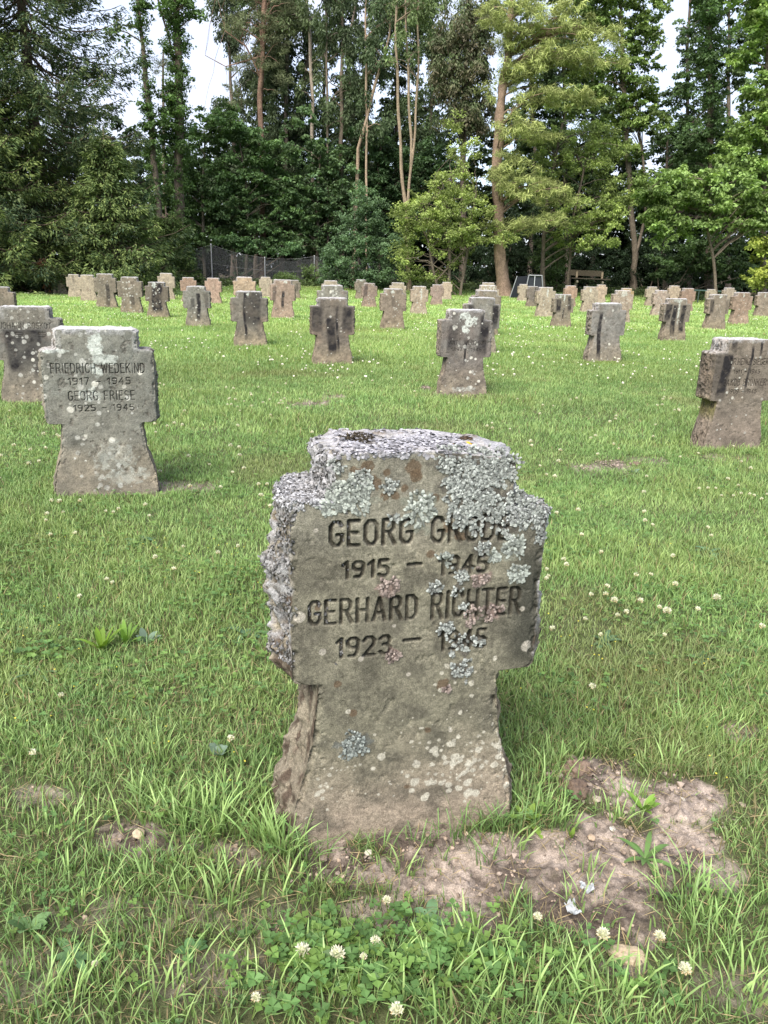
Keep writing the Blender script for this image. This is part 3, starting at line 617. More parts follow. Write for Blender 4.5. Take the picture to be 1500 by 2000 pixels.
 (1430, 660, 890, 11, 5.55, dict(BRN, base=(.235, .2, .17), low=(.31, .255, .215), streaks=[(-.17, .05, .735, .38, 1.0), (.03, .012, .8, .45, .9), (.1, .012, .84, .7, 1), (-.13, .03, .84, .74, .9), (-.24, .05, .74, .4, .5)], spots=45, spotr=.012, greent=.9, greyk=.8), "stone cross at the right edge marked DR.HEINZ SIEGERS and JAKOB BRUNKER", [("DR.HEINZ SIEGERS", -.13, .215, .655, .700, .0026), ("1911 - 1945", -.09, .13, .590, .618, .0024), ("JAKOB BR\u00dcNKER", -.16, .2, .497, .547, .0028), ("1909 - 1945", -.11, .13, .437, .467, .0024)]),
]
CROSS_XY = [(C0[0], C0[1], .30)]
for n_, (px, pt, pb, yaw, Yd, pk, label, txt) in enumerate(cr):
    _, zt_ = aty(px, pt + (0 if Yd > 9 else 2), Yd); yw_ = math.radians(yaw); X = aty(px, (pt+pb)/2, Yd+.1)[0]
    
    zg = float(ground(X, Yd)); h = zt_ - zg
    hs = h/.846
    hs = min(max(hs, .9), 1.12)
    if px == 200: X -= .004
    res = .0024 if txt and Yd < 6 else (.003 if Yd < 9 else (.0065 if Yd < 14 else (.009 if Yd < 22 else .013)))
    segs = []
    for tx in (txt or []):
        segs += text_strokes(tx[0], tx[1], tx[2], tx[3], tx[4])
    rr = random.Random(n_*7+1)
    P_ = dict(STD); 
    for k_ in ('arm', 'top', 'waist', 'base'): P_[k_] *= rr.uniform(.97, 1.03)*{60: 1.16, 200: 1.07, 1430: 1.06, 905: 1.05}.get(px, 1.12)
    jit = rr.uniform(-2, 2)
    cw = (txt[0][5] if txt else .003)
    o, _ = cross(X, Yd + .1*math.cos(math.radians(yaw)), zg, math.radians(yaw+jit), P_, res, 30+n_, painter(**pk), segs, cw=cw, cd=.0045, mat=M['stone'] if Yd < 9 else M['stone_far'],
                 sidebulge=.014, rough=1.0 if Yd < 9 else 1.5, hs=hs)
    o.rotation_euler = (rr.uniform(-.012, .012), rr.uniform(-.012, .012), o.rotation_euler[2])
    tag(o, label, "grave cross", "stone crosses on the lawn")
    CROSS_XY.append((X, Yd+.1, .27))

# ---------------------------------------------------------------- grass
def inside_cross(x, y, m=0.0):
    r = np.zeros(len(x), bool)
    for k, (X, Y, R) in enumerate(CROSS_XY):
        a = YAW0 if k == 0 else math.radians(10)
        dx, dy = x-X, y-Y; u = dx*math.cos(a)+dy*math.sin(a); v = -dx*math.sin(a)+dy*math.cos(a)
        r |= (np.abs(u) < (.232 if k == 0 else .258)+m) & (np.abs(v) < .10+m)
    return r
def blades(x, y, z, h, w, az, lean, seg, cb, ct):
    n = len(x); d = np.stack([np.cos(az), np.sin(az), 0*az], 1); s = np.stack([-np.sin(az), np.cos(az), 0*az], 1)
    tw = rng.uniform(-.9, .9, n); s = unit(s + d*tw[:, None])
    P0 = np.stack([x, y, z], 1); pts = []; cols = []
    for k in range(seg+1):
        u = k/seg
        p = P0 + d*(lean*h*u**1.8)[:, None] + np.array([0, 0, 1.0])*(h*(u - .28*lean*u*u))[:, None]
        c = cb*(1-u) + ct*u
        if k < seg:
            ww = (w*(1 - .45*u))[:, None]*.5
            pts += [p - s*ww, p + s*ww]; cols += [c, c]
        else: pts.append(p); cols.append(c)
    m = len(pts); v = np.stack(pts, 1).reshape(-1, 3); c = np.stack(cols, 1).reshape(-1, 3)
    b = np.arange(n)[:, None]*m; qs = [b + np.array([[2*k, 2*k+1, 2*k+3, 2*k+2]]) for k in range(seg-1)]
    t_ = b + np.array([[2*seg-2, 2*seg-1, 2*seg]])
    return v, qs, t_, c
G1 = np.array([.195, .335, .112]); G2 = np.array([.335, .465, .175]); G3 = np.array([.22, .27, .085]); GD = np.array([.30, .25, .13]); GB = np.array([.12, .22, .08])
gmb = MB()
def scatter(y0, y1, dens, hh, ww, seg, margin=.35, near=False, wob=.0, leanr=(.1, .9)):
    xm = y1*.56 + margin
    n = int((y1-y0)*2*xm*dens); x = rng.uniform(-xm, xm, n); y = rng.uniform(y0, y1, n)
    k = np.abs(x - 0) < (y*.56 + margin); x, y = x[k], y[k]
    m, up = soil_mask(x, y); 
    cl_ = noise3(x, y, 0, 9 if y0 < 6 else 2.2, 55)
    keep = rng.random(len(x)) < (1-m*.955)*(.5+.75*cl_)*(1-.35*sstep(1.75, 1.2, y)*sstep(.35, .6, noise3(x, y, 0, 4.5, 77)))
    keep &= ~inside_cross(x, y, .004)
    if y1 > 40: keep &= (y + np.where(x < -8, (-8-x)*1.1, 0) + np.where(x > 12, (x-12)*.45, 0)) < 48.5
    x, y, m, up, cl_ = x[keep], y[keep], m[keep], up[keep], cl_[keep]
    n = len(x); z = ground(x, y) + up - .003
    patch = noise3(x, y, 3, 1.6 if y0 < 10 else .35, 91); p2 = noise3(x, y, 9, 5 if y0 < 10 else .9, 92)
    h = hh*(.45+.9*rng.random(n))*(.65+.75*patch)*(1-.5*m)
    r = rng.random((n, 1)); tone = np.clip(p2[:, None]*1.1 + (r-.5)*.7, 0, 1)
    ct = G1*(1-tone) + G2*tone; ct = ct*(1-.3*(patch[:, None] > .62)) + G3*.35*(patch[:, None] > .62)
    dry = rng.random(n) < (.04 + .25*m + (.08 if near else 0)); ct[dry] = GD*(.6+.6*rng.random((dry.sum(), 1)))
    bl = rng.random(n) < .10; ct[bl] = GB*1.3
    ct = ct*(.75+.5*rng.random((n, 1)))
    lw = fbm(x, y, 0, .55, 401, 3)[:, None]; ct = ct*(1+.16*lw); dp = sstep(.35, .8, fbm(x, y, 5, 1.3, 402, 3))[:, None]; ct = ct*(1-.4*dp)+np.array([.26, .235, .12])*.4*dp
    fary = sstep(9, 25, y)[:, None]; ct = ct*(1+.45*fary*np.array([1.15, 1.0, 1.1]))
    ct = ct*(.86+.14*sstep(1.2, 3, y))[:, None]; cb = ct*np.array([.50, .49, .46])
    lean = rng.uniform(leanr[0], leanr[1], n); lean[dry] *= 1.6
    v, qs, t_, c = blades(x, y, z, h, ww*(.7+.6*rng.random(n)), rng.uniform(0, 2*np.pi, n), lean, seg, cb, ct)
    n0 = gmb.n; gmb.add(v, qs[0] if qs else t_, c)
    for q in qs[1:]: gmb.f.append(q+n0)
    if qs: gmb.f.append(t_+n0)
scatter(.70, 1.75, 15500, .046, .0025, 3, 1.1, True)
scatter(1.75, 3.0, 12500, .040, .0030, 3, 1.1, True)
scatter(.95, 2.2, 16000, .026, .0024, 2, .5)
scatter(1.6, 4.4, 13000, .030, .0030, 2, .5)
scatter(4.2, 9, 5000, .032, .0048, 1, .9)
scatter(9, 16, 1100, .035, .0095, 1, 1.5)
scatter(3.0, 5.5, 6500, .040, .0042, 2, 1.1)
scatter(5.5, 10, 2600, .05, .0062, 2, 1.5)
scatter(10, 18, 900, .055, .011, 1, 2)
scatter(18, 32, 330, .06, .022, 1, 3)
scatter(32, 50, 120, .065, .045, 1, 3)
def tuft(px, py, n, h, spread, tone=.6, w=.0042, lean=(.1, .8)):
    X, Y, Z = gp(px, py)
    x = X + rng.normal(0, spread, n); y = Y + rng.normal(0, spread*.7, n); k = ~inside_cross(x, y, .0); x, y = x[k], y[k]; n = len(x)
    r = rng.random((n, 1)); tt = np.clip(tone+(r-.5)*.6, 0, 1); ct = (G1*(1-tt)+G2*tt)*(.8+.5*rng.random((n, 1)))
    n = max(4, int(n*.6)); x, y, r, ct = x[:n], y[:n], r[:n], ct[:n]
    n = len(x)
    v, qs, t_, c = blades(x, y, gz(x, y)-.003, .74*h*(.35+.8*rng.random(n)), w*(.6+.7*rng.random(n)), np.arctan2(y-Y, x-X)+rng.normal(0, .7, n), rng.uniform(*lean, n), 4, ct*.6, ct)
    n0 = gmb.n; gmb.add(v, qs[0], c)
    for q in qs[1:]: gmb.f.append(q+n0)
    gmb.f.append(t_+n0)
for a in [(380, 1625, 190, .13, .06), (440, 1610, 130, .12, .05), (340, 1590, 120, .11, .05), (545, 1665, 110, .14, .02), (520, 1640, 90, .13, .02, .3), (300, 1560, 120, .09, .05), (460, 1560, 160, .10, .05),
          (1390, 1830, 110, .13, .06, .4), (1460, 1800, 90, .13, .06, .4), (1340, 1760, 90, .11, .04, .4), (1230, 1560, 50, .08, .02), (1210, 1600, 60, .07, .03), (1050, 1600, 160, .09, .04, .4), (1010, 1560, 110, .11, .03, .5), (1080, 1500, 140, .10, .05),
          (780, 1700, 50, .08, .03), (860, 1940, 160, .11, .06), (640, 1960, 120, .10, .06), (330, 1960, 120, .11, .07), (1000, 1980, 160, .12, .08), (1200, 1960, 120, .11, .06), (150, 1760, 110, .09, .06), (80, 1950, 130, .1, .06), (700, 1900, 90, .09, .05),
          (430, 1760, 110, .10, .05), (320, 1720, 90, .09, .05), (1450, 1960, 140, .12, .06), (915, 1870, 90, .11, .04), (1310, 1500, 120, .09, .05), (260, 930, 30, .12, .03, .4), (250, 955, 20, .16, .02, .4), (1400, 1420, 140, .09, .06), (1310, 1420, 120, .10, .05, .3), (60, 1450, 120, .09, .07), (300, 1480, 120, .09, .06), (100, 1640, 120, .09, .06), (560, 1730, 60, .08, .04), (1000, 1660, 25, .08, .02), (1150, 1700, 20, .07, .02), (1140, 1770, 50, .09, .03)]: tuft(*a)
def bl_front(px, py, n, h, seed):         # thin blades standing right in front of the stone
    r = np.random.default_rng(seed)
    X, Y, Z = gp(px, py); x = X+r.normal(0, .02, n); y = Y+r.normal(0, .008, n)
    ct = (G1*.9)*(.6+.6*r.random((n, 1)))
    v, qs, t_, c = blades(x, y, gz(x, y)-.002, h*(.5+.7*r.random(n)), np.full(n, .003), r.uniform(0, 6.28, n), r.uniform(.2, 1.0, n), 4, ct*.6, ct)
    n0 = gmb.n; gmb.add(v, qs[0], c)
    for q in qs[1:]: gmb.f.append(q+n0)
    gmb.f.append(t_+n0)
for a in [(880, 1640, 10, .13, 1), (950, 1625, 26, .11, 2), (985, 1620, 24, .10, 3), (910, 1640, 14, .08, 4), (700, 1665, 12, .06, 5), (820, 1650, 16, .06, 6), (640, 1668, 10, .08, 7), (575, 1672, 18, .10, 8), (745, 1660, 8, .05, 9), (600, 1690, 14, .07, 12), (930, 1690, 12, .06, 13)]: bl_front(*a)
tag(gmb.build("grass", M['grass']), "green mown lawn grass with longer tufts round the stones", "grass", kind='stuff')

# low leafy ground cover (clover leaves) in the near lawn
cm_ = MB()
def clover(x, y, size, hgt):
    n = len(x); z = ground(x, y)+hgt
    for k in range(3):
        a = rng.uniform(0, 6.28, n) if k == 0 else a + 2.094
        d = np.stack([np.cos(a), np.sin(a), .15+0*a], 1); c = np.stack([x, y, z], 1) + d*size[:, None]*.5
        v, f = leaves(c, d, np.tile([0, 0, 1.0], (n, 1)) + rng.normal(0, .25, (n, 3)), size, size*.95, .12)
        if k == 0: base = np.array([.075, .145, .045])*(.7+.8*rng.random((n, 1))) + np.array([.035, .04, .0])*(rng.random((n, 1)) > .6)
        cm_.add(v, f, np.repeat(base, 4, 0))
for y0, y1, dn, s_ in ((.75, 1.9, 750, .009), (1.9, 3.2, 1300, .0105), (3.2, 6, 320, .014)):
    xm = y1*.56+.35; n = int((y1-y0)*2*xm*dn); x = rng.uniform(-xm, xm, n); y = rng.uniform(y0, y1, n)
    m, _ = soil_mask(x, y); q = noise3(x, y, 5, 3.5, 71)
    k = (rng.random(n) < sstep(.35, .7, q)*(1-m)) & ~inside_cross(x, y); x, y = x[k], y[k]; n = len(x)
    clover(x, y, s_*(.6+.8*rng.random(n)), rng.uniform(.006, .04, n))
for px, py, n, sp in ((700, 1900, 100, .08), (600, 1940, 50, .07), (1000, 1930, 40, .1), (1250, 1930, 20, .06), (640, 1860, 120, .05), (90, 1290, 60, .06), (860, 1880, 120, .06)):
    X, Y, Z = gp(px, py); x = X+rng.normal(0, sp, n); y = Y+rng.normal(0, sp*.6, n); clover(x, y, .016*(.6+.6*rng.random(n)), rng.uniform(.008, .05, n))
tag(cm_.build("clover_leaves", M['leaf']), "dark green clover leaves spread through the lawn", "clover", kind='stuff')

# dry litter and soil crumbs
lt = MB()
n = 5200; x = rng.uniform(-1.3, 1.5, n); y = rng.uniform(.75, 2.2, n); k = ~inside_cross(x, y); x, y = x[k], y[k]; n = len(x)
ang = rng.uniform(0, 6.28, n); d = np.stack([np.cos(ang), np.sin(ang), rng.normal(0, .25, n)], 1)
v, f = leaves(np.stack([x, y, gz(x, y)+rng.uniform(.003, .02, n)], 1), d, np.tile([0, 0, 1.], (n, 1)), rng.uniform(.02, .07, n), rng.uniform(.0012, .0025, n), .3)
lt.add(v, f, np.repeat(np.array([.33, .26, .15])*(.5+.7*rng.random((n, 1))), 4, 0))
tag(lt.build("dry_grass_litter", M['grass']), "dead straw-coloured grass stalks lying on the soil", "litter", kind='stuff')
ICO = np.array([(0, 0, -1), (.72, -.53, -.45), (-.28, -.85, -.45), (-.89, 0, -.45), (-.28, .85, -.45), (.72, .53, -.45), (.28, -.85, .45), (-.72, -.53, .45), (-.72, .53, .45), (.28, .85, .45), (.89, 0, .45), (0, 0, 1)])
ICF = np.array([(0, 1, 2), (1, 0, 5), (0, 2, 3), (0, 3, 4), (0, 4, 5), (1, 5, 10), (2, 1, 6), (3, 2, 7), (4, 3, 8), (5, 4, 9), (1, 10, 6), (2, 6, 7), (3, 7, 8), (4, 8, 9), (5, 9, 10), (6, 10, 11), (7, 6, 11), (8, 7, 11), (9, 8, 11), (10, 9, 11)])
def lumps(mb, x, y, z, r, c, sq=.7):
    n = len(x); v = ICO[None]*(1+.35*rng.normal(size=(n, 12, 1)).clip(-1, 1))*r[:, None, None]*np.array([1, 1, sq]) + np.stack([x, y, z], 1)[:, None]
    f = (np.arange(n)[:, None, None]*12 + ICF[None]).reshape(-1, 3); mb.add(v.reshape(-1, 3), f, np.repeat(c, 12, 0))
cb_ = MB(); n = 30000; x = rng.uniform(-1.3, 1.6, n); y = rng.uniform(.75, 2.3, n); m, _ = soil_mask(x, y); k = (rng.random(n) < m**2) & ~inside_cross(x, y); x, y = x[k], y[k]; n = len(x)
rr_ = .0008+.0045*rng.random(n)**9
lumps(cb_, x, y, gz(x, y)+rr_*.3+.002, rr_, np.array([.26, .20, .16])*(.3+1.0*rng.random((n, 1))))
for px, py, c_, n_ in ((1190, 905, .04, 60), (832, 759, .035, 40), (600, 790, .03, 30), (1140, 914, .03, 30), (1140, 1515, .03, 40), (1165, 1550, .03, 40), (1210, 910, .04, 50), (1100, 1500, .03, 40), (1290, 1520, .05, 40), (1380, 1600, .04, 30), (980, 1670, .05, 40), (1250, 1640, .06, 40), (660, 1680, .04, 30)):
    X, Y, Z = gp(px, py); x = X+rng.normal(0, c_, n_); y = Y+rng.normal(0, c_*.8, n_); n2_ = int(n_*1.4); x = X+rng.normal(0, c_*1.2, n2_); y = Y+rng.normal(0, c_, n2_); n_ = n2_; r_ = .002+.007*rng.random(n_)**3.5; lumps(cb_, x, y, gz(x, y)+r_*.3, r_, np.array([.21, .17, .145])*(.5+.9*rng.random((n_, 1))))
tag(cb_.build("soil_crumbs", M['rock']), "loose pinkish brown crumbs of soil and grit on the bare patches", "soil", kind='stuff')

# pebbles and scraps that can be told apart
def pebble(px, py, r, col, label, cat="stone", sq=.6, name="pebble", st=1.0, rough=.18):
    X, Y, Z = gp(px, py); u = np.linspace(0, np.pi, 24); w = np.linspace(0, 2*np.pi, 33)[:-1]
    U, W = np.meshgrid(u, w, indexing='ij'); x = np.sin(U)*np.cos(W); y = np.sin(U)*np.sin(W); z = np.cos(U)
    k = 1 + rough*fbm(x+px, y, z, 1.6, px, 3) + rough*.5*fbm(x+px, y, z, 5, px, 3); P_ = np.stack([x*k*r*st, y*k*r, z*k*r*sq], -1)
    i = np.arange(23)[:, None]*32+np.arange(32)[None]; j = np.arange(23)[:, None]*32+(np.arange(32)[None]+1) % 32
    f = np.stack([i, j, j+32, i+32], -1).reshape(-1, 4)
    mb = MB(); mb.add(P_.reshape(-1, 3), f, np.array(col)*.55); o = mb.build(name, M['rock'], smooth=True); o.location = (X, Y, float(gz(X, Y))+r*sq*(.45 if r < .025 else .12)); o.rotation_euler = (0, 0, px*.7)
    return tag(o, label, cat)
pebble(272, 1633, .014, (.55, .45, .33), "beige pebble on the bare soil left of the front cross")
pebble(720, 1669, .009, (.72, .68, .6), "small white pebble on the soil at the front cross's foot")
pebble(1225, 1868, .022, (.62, .5, .36), "flat tan stone in the grass at lower right", sq=.35, st=1.5)
pebble(1128, 1508, .030, (.25, .18, .14), "big reddish clod of soil on the bare patch right of the front cross", "clod", name="soil_clod", sq=.8, rough=.55)
pebble(1122, 1548, .030, (.17, .12, .09), "dark crumbly clod of soil below the reddish one", "clod", name="soil_clod", rough=.45)
pebble(1165, 1565, .010, (.5, .43, .36), "small pale pebble between the clods and the grass tuft")
pebble(1330, 1567, .008, (.6, .55, .48), "tiny pale pebble near the right rim of the bare patch")
pebble(1155, 1640, .008, (.5, .38, .28), "small brown pebble in the middle of the bare patch")
pebble(1196, 1622, .007, (.6, .57, .52), "small whitish pebble in the middle of the bare patch")
pebble(1240, 908, .03, (.2, .15, .11), "dark clod of earth on the small molehill in the right lawn", "clod", name="soil_clod", rough=.45)
def scrap(px, py, s, label, seed):
    X, Y, Z = gp(px, py); r = np.random.default_rng(seed); n = 9; U, W = np.meshgrid(np.linspace(-1, 1, n), np.linspace(-1, 1, n))
    h = fbm(U+seed, W, 0, 1.7, seed, 3); P_ = np.stack([U*s*(1-.3*np.abs(h)), W*s*.6, (h*.5+.5*np.abs(U))*s], -1)
    i = (np.arange(n-1)[:, None]*n + np.arange(n-1)[None]); f = np.stack([i, i+1, i+1+n, i+n], -1).reshape(-1, 4)
    mb = MB(); mb.add(P_.reshape(-1, 3), f, (.30, .32, .35)); o = mb.build("foil_scrap", M['rock']); o.location = (X, Y, float(gz(X, Y))+.007); o.rotation_euler = (0, 0, seed)
    md = o.modifiers.new("thickness", 'SOLIDIFY'); md.thickness = .0008
    tag(o, label, "litter")
scrap(1145, 1740, .014, "crumpled whitish scrap lying upright on the soil at lower right", 3)
scrap(1118, 1782, .017, "pale bluish scrap half under grass at lower right", 5)

# ---------------------------------------------------------------- weeds
def weed(px, py, n, ln, wd, tone, label, up=.7, name="weed_plant", seed=0):
    r = np.random.default_rng(int(px*13+py)); X, Y, Z = gp(px, py); root = empty(name, (X, Y, float(gz(X, Y)))); tag(root, label, "weed"); wd *= .72; ln *= .9; n = int(n*1.4); tone = np.array(tone)*.85
    for k in range(n):
        a = k*2.4+r.normal(0, .3); e = np.clip(up+r.normal(0, .15), .1, 1.3); L_ = ln*r.uniform(.6, 1.1)
        u = np.linspace(0, 1, 7); d = np.array([math.cos(a), math.sin(a)]); s = np.array([-d[1], d[0], 0])
        p = np.stack([d[0]*np.cos(e)*u*L_, d[1]*np.cos(e)*u*L_, np.sin(e)*u*L_ - .45*L_*u**2.2*(1.1-e*.5)], 1)
        w = wd*np.sin(np.pi*np.clip(u*.93+.07, 0, 1))**.8*.5; sag = np.array([0, 0, 1.])*.25
        v = np.stack([p - s*w[:, None] + sag*w[:, None], p, p + s*w[:, None] + sag*w[:, None]], 1).reshape(-1, 3)
        f = [(3*i+j, 3*i+j+1, 3*i+j+4, 3*i+j+3) for i in range(6) for j in (0, 1)]
        mb = MB(); mb.add(v, f, np.array(tone)*r.uniform(.8, 1.25)); mb.build("leaf", M['leaf'], root, smooth=True)
for a in [(200, 1275, 9, .13, .024, (.16, .27, .035), "bright yellow-green leafy weed in the left lawn", 1.1), (245, 1262, 7, .12, .022, (.13, .24, .04), "upright green weed just right of the yellow-green one", 1.15),
          (285, 1260, 4, .09, .035, (.16, .23, .17), "grey-green broad-leaved weed in the left lawn", 1.0), (75, 1320, 7, .12, .014, (.11, .19, .09), "spreading weed with narrow bluish leaves at far left", .5),
          (430, 1478, 4, .07, .04, (.19, .27, .21), "pale grey-green weed left of the stem of the front cross", 1.0), (205, 1310, 6, .09, .03, (.10, .19, .05), "flat dark weed at the foot of the yellow-green one", .35),
          (1180, 1255, 7, .10, .022, (.11, .19, .10), "dull green flat weed in the lawn right of the front cross", .4), (1370, 1290, 5, .07, .03, (.12, .2, .1), "small broad-leaved weed near the right edge of the lawn", .6),
          (55, 1820, 6, .07, .03, (.14, .24, .10), "pale round-leaved weed at the lower left", .7), (140, 1865, 6, .06, .022, (.12, .22, .10), "small rosette weed at lower left beside the pale one", .4),
          (375, 1858, 4, .05, .026, (.10, .2, .08), "little round-leaved seedling left of the two big clover heads", .6), (840, 1800, 4, .06, .03, (.14, .25, .13), "three-leaved seedling below the front cross", .5),
          (1255, 1590, 7, .08, .02, (.16, .28, .05), "bright green weed beside the clods", .9), (1030, 1605, 5, .07, .022, (.18, .28, .05), "yellow-green sprout at the right foot of the front cross", .9),
          (1240, 925, 4, .08, .03, (.14, .2, .13), "bluish weed behind the molehill in the right lawn", .7), (480, 1240, 5, .12, .028, (.11, .2, .12), "long-leaved weed left of the front cross's arm", .3),
          (270, 1060, 7, .12, .035, (.09, .17, .09), "dark broad-leaved weed in the left lawn beyond the daisies", .5), (1385, 1080, 5, .1, .03, (.10, .2, .12), "broad-leaved weed near the right edge below the rear cross", .5),
          (1115, 1640, 4, .04, .012, (.17, .27, .05), "tiny sprout alone on the bare soil", 1.0), (1260, 1680, 7, .10, .016, (.11, .2, .06), "narrow-leaved weed on the right of the bare soil", .5)]: weed(*a)

# ---------------------------------------------------------------- clover flowers
def head_mesh(n, r, seed, pl=.45):
    q = np.random.default_rng(seed); mb = MB()
    k = np.arange(n)+.5; ph = np.arccos(1-1.62*k/n); th = k*2.39996
    d = np.stack([np.sin(ph)*np.cos(th), np.sin(ph)*np.sin(th), np.cos(ph)*.85+.1], 1) + q.normal(0, .08, (n, 3)); d = unit(d)
    v, f = leaves(d*r*(.62), d + np.array([0, 0, .25]), np.cross(d, rnd_dir(n, q)), r*.85, r*pl, .3)
    base = np.array([.62, .60, .52])*q.uniform(.85, 1.12, (n, 1)); c = np.repeat(base, 4, 0).reshape(n, 4, 3); c[:, 0] = (.32, .38, .17)
    low = d[:, 2] < -.05; c[low] *= np.array([.8, .66, .5])
    mb.add(v, f, c.reshape(-1, 3)); v2, f2 = np.array(ICO)*r*.5, ICF; mb.add(v2, f2, (.45, .46, .3)); return mb
def stem_mesh(h, seed):
    q = np.random.default_rng(seed); a = q.uniform(0, 6.28); b = .18*h
    p = [(b*math.cos(a)*(1-u)**2, b*math.sin(a)*(1-u)**2, -h*(1-u)) for u in np.linspace(0, 1, 5)]
    mb = MB(); mb.add(*tube(p, .0011, 5), (.14, .2, .06)); return mb
near_fl = [(590, 1857, .0145, "white clover flower in the lower foreground, left one of the big pair"), (658, 1864, .0155, "white clover flower in the lower foreground, right one of the big pair"), (1338, 1892, .012, "white clover flower low at right beside long grass"), (755, 1758, .009, "small white clover bud below the foot of the front cross"), (733, 1838, .010, "ragged white clover flower just right of the big pair"),
           (775, 1972, .012, "white clover flower at the bottom edge, middle"), (500, 1948, .009, "small white clover flower at the bottom, left of centre"), (1178, 1825, .013, "faded clover flower with brown florets at lower right"), (1288, 1828, .011, "pinkish white clover flower beside long grass at lower right"), (1050, 1790, .009, "little white clover flower on the rim of the bare soil"),
           (1303, 1193, .016, "full white clover flower in the right lawn, largest of the loose cluster"), (1400, 1167, .016, "white clover flower near the right edge, right of the loose cluster"), (1200, 1172, .014, "white clover flower in the right lawn just beside the front cross"), (185, 1882, .006, "tiny white bud at lower left"), (710, 1868, .007, "narrow white clover bud right of the big pair")]
G_FL = "white clover flowers in the lawn"
for k, (px, py, r, lab) in enumerate(near_fl):
    h = .045 if py > 1700 else .05
    X, Y = at(px, py, h); X, Y = at(px, py, float(ground(X, Y))+h); Z = float(ground(X, Y))
    e = empty("clover_flower", (X, Y, Z+h)); tag(e, lab, "flower", G_FL)
    head_mesh(46, r, k).build("flower_head", M['petal'], e); stem_mesh(h, k).build("stem", M['leaf'], e)
def simple_fl(seed, r, h):
    mb = head_mesh(16, r, seed, .75); s = stem_mesh(h, seed); mb.add(np.concatenate(s.v), s.f[0], np.concatenate(s.c)); return mb.mesh("clover_flower", M['petal'])
protos = [simple_fl(100+i, .0125, .05) for i in range(5)]
mid_px = [(122, 985), (100, 968), (90, 993), (230, 978), (88, 1002), (205, 982), (220, 986), (283, 972), (155, 965), (290, 990), (97, 1030), (145, 1028), (357, 1048), (207, 1115), (218, 1120), (154, 1150), (302, 1074), (338, 1095), (464, 1047), (425, 1063), (117, 1340), (450, 1430), (62, 1455),
          (1277, 1007), (1262, 1000), (1137, 1033), (1175, 1070), (1102, 1082), (1107, 1095), (1316, 1073), (1244, 1114), (1184, 1150), (1187, 1137), (1320, 1133), (1273, 1110), (1145, 1195), (1208, 1188), (1252, 1166), (1290, 1175), (1364, 1182), (1175, 1223), (1385, 1013), (1392, 1027), (1158, 1330), (1069, 1099), (1072, 1112), (1156, 1150),
          (1412, 952), (1435, 953), (1450, 950), (1466, 952), (1444, 935), (1490, 962), (1385, 940), (1367, 940), (1475, 955), (1500, 952), (1490, 1215), (1225, 1185), (1400, 940), (1330, 880), (1210, 863), (1200, 856), (1068, 1120), (1300, 1226), (1080, 1215)]
mid_px += [(rng.normal(300, 60), rng.normal(790, 12)) for _ in range(0)]
def place_fl(X, Y, label, sc):
    o = bpy.data.objects.new("clover_flower", protos[int(rng.integers(5))]); COL.objects.link(o)
    o.location = (X, Y, float(ground(X, Y))+.05*sc); o.rotation_euler = (0, 0, rng.uniform(0, 6.28)); o.scale = (sc,)*3; tag(o, label, "flower", G_FL)
for px, py in mid_px:
    X, Y = at(px, py, .05)
    lab = "small white clover flower in the near lawn left of the front cross" if px < 520 else "small white clover flower in the near lawn right of the front cross"
    place_fl(X, Y, lab, rng.uniform(.65, .95))
cnt = 0; far_pts = []
cand = []
for _ in range(6000):
    Y = rng.uniform(3.6, 46)**1.0; X = rng.uniform(-1, 1)*(Y*.56+1)
    d = float(noise3(X, Y, 0, .55, 301))*float(noise3(X, Y, 4, 1.7, 302))
    if rng.random() < (d*3.2)**2.4*(.9 if Y > 8 else .8): cand.append((X, Y))
for px, py, n, sx, sy in [(540, 785, 24, 40, 12), (480, 770, 14, 30, 8), (1010, 690, 70, 60, 22), (980, 655, 50, 50, 10), (620, 715, 10, 40, 6), (700, 690, 30, 30, 15), (1400, 690, 30, 60, 15), (1000, 620, 60, 40, 8), (300, 600, 50, 120, 14), (1200, 700, 40, 90, 15), (60, 880, 20, 50, 30), (350, 900, 14, 60, 30), (1290, 800, 24, 60, 30), (590, 690, 30, 60, 12), (860, 640, 50, 60, 12), (130, 600, 50, 60, 20), (330, 660, 50, 60, 14)]:
    for _ in range(n): cand.append(at(rng.normal(px, sx), rng.normal(py, sy), .04))
cand = [c for c in cand if rng.random() < .42]
cand = [c for c in cand if 3.0 < c[1] < 47 and not inside_cross(np.array([c[0]]), np.array([c[1]]), .05)[0]]
cand.sort(key=lambda c: c[1])
NEARN = 300-len(near_fl)-len(mid_px)
for X, Y in cand[:NEARN]:
    place_fl(X, Y, "tiny white clover flower in the lawn between the nearer grave crosses", rng.uniform(.8, 1.2))
X = np.array([c[0] for c in cand[NEARN:]]); Y = np.array([c[1] for c in cand[NEARN:]])
fm = MB(); rr_ = .013*rng.uniform(.7, 1.4, len(X))*(1+.35*sstep(10, 35, Y)); lumps(fm, X, Y, ground(X, Y)+.05+.015*rng.random(len(X)), rr_, np.array([.62, .60, .52])*(.8+.3*rng.random((len(X), 1))), .8)
tag(fm.build("distant_clover_flowers", M['petal']), "white clover flowers dotting the far lawn", "flowers", kind='stuff')
ym = MB(); n = 420; yx = rng.uniform(-1.6, 1.8, n); yy = rng.uniform(1.5, 3.4, n); k = (noise3(yx, yy, 2, 2.5, 66) > .5) & ~inside_cross(yx, yy, .02); yx, yy = yx[k], yy[k]; n = len(yx)
lumps(ym, yx, yy, ground(yx, yy)+rng.uniform(.015, .035, n), np.full(n, .0026), np.tile([.5, .45, .07], (n, 1))); tag(ym.build("yellow_trefoil_flowers", M['petal']), "minute yellow flowers low in the near lawn", "flowers", kind='stuff')

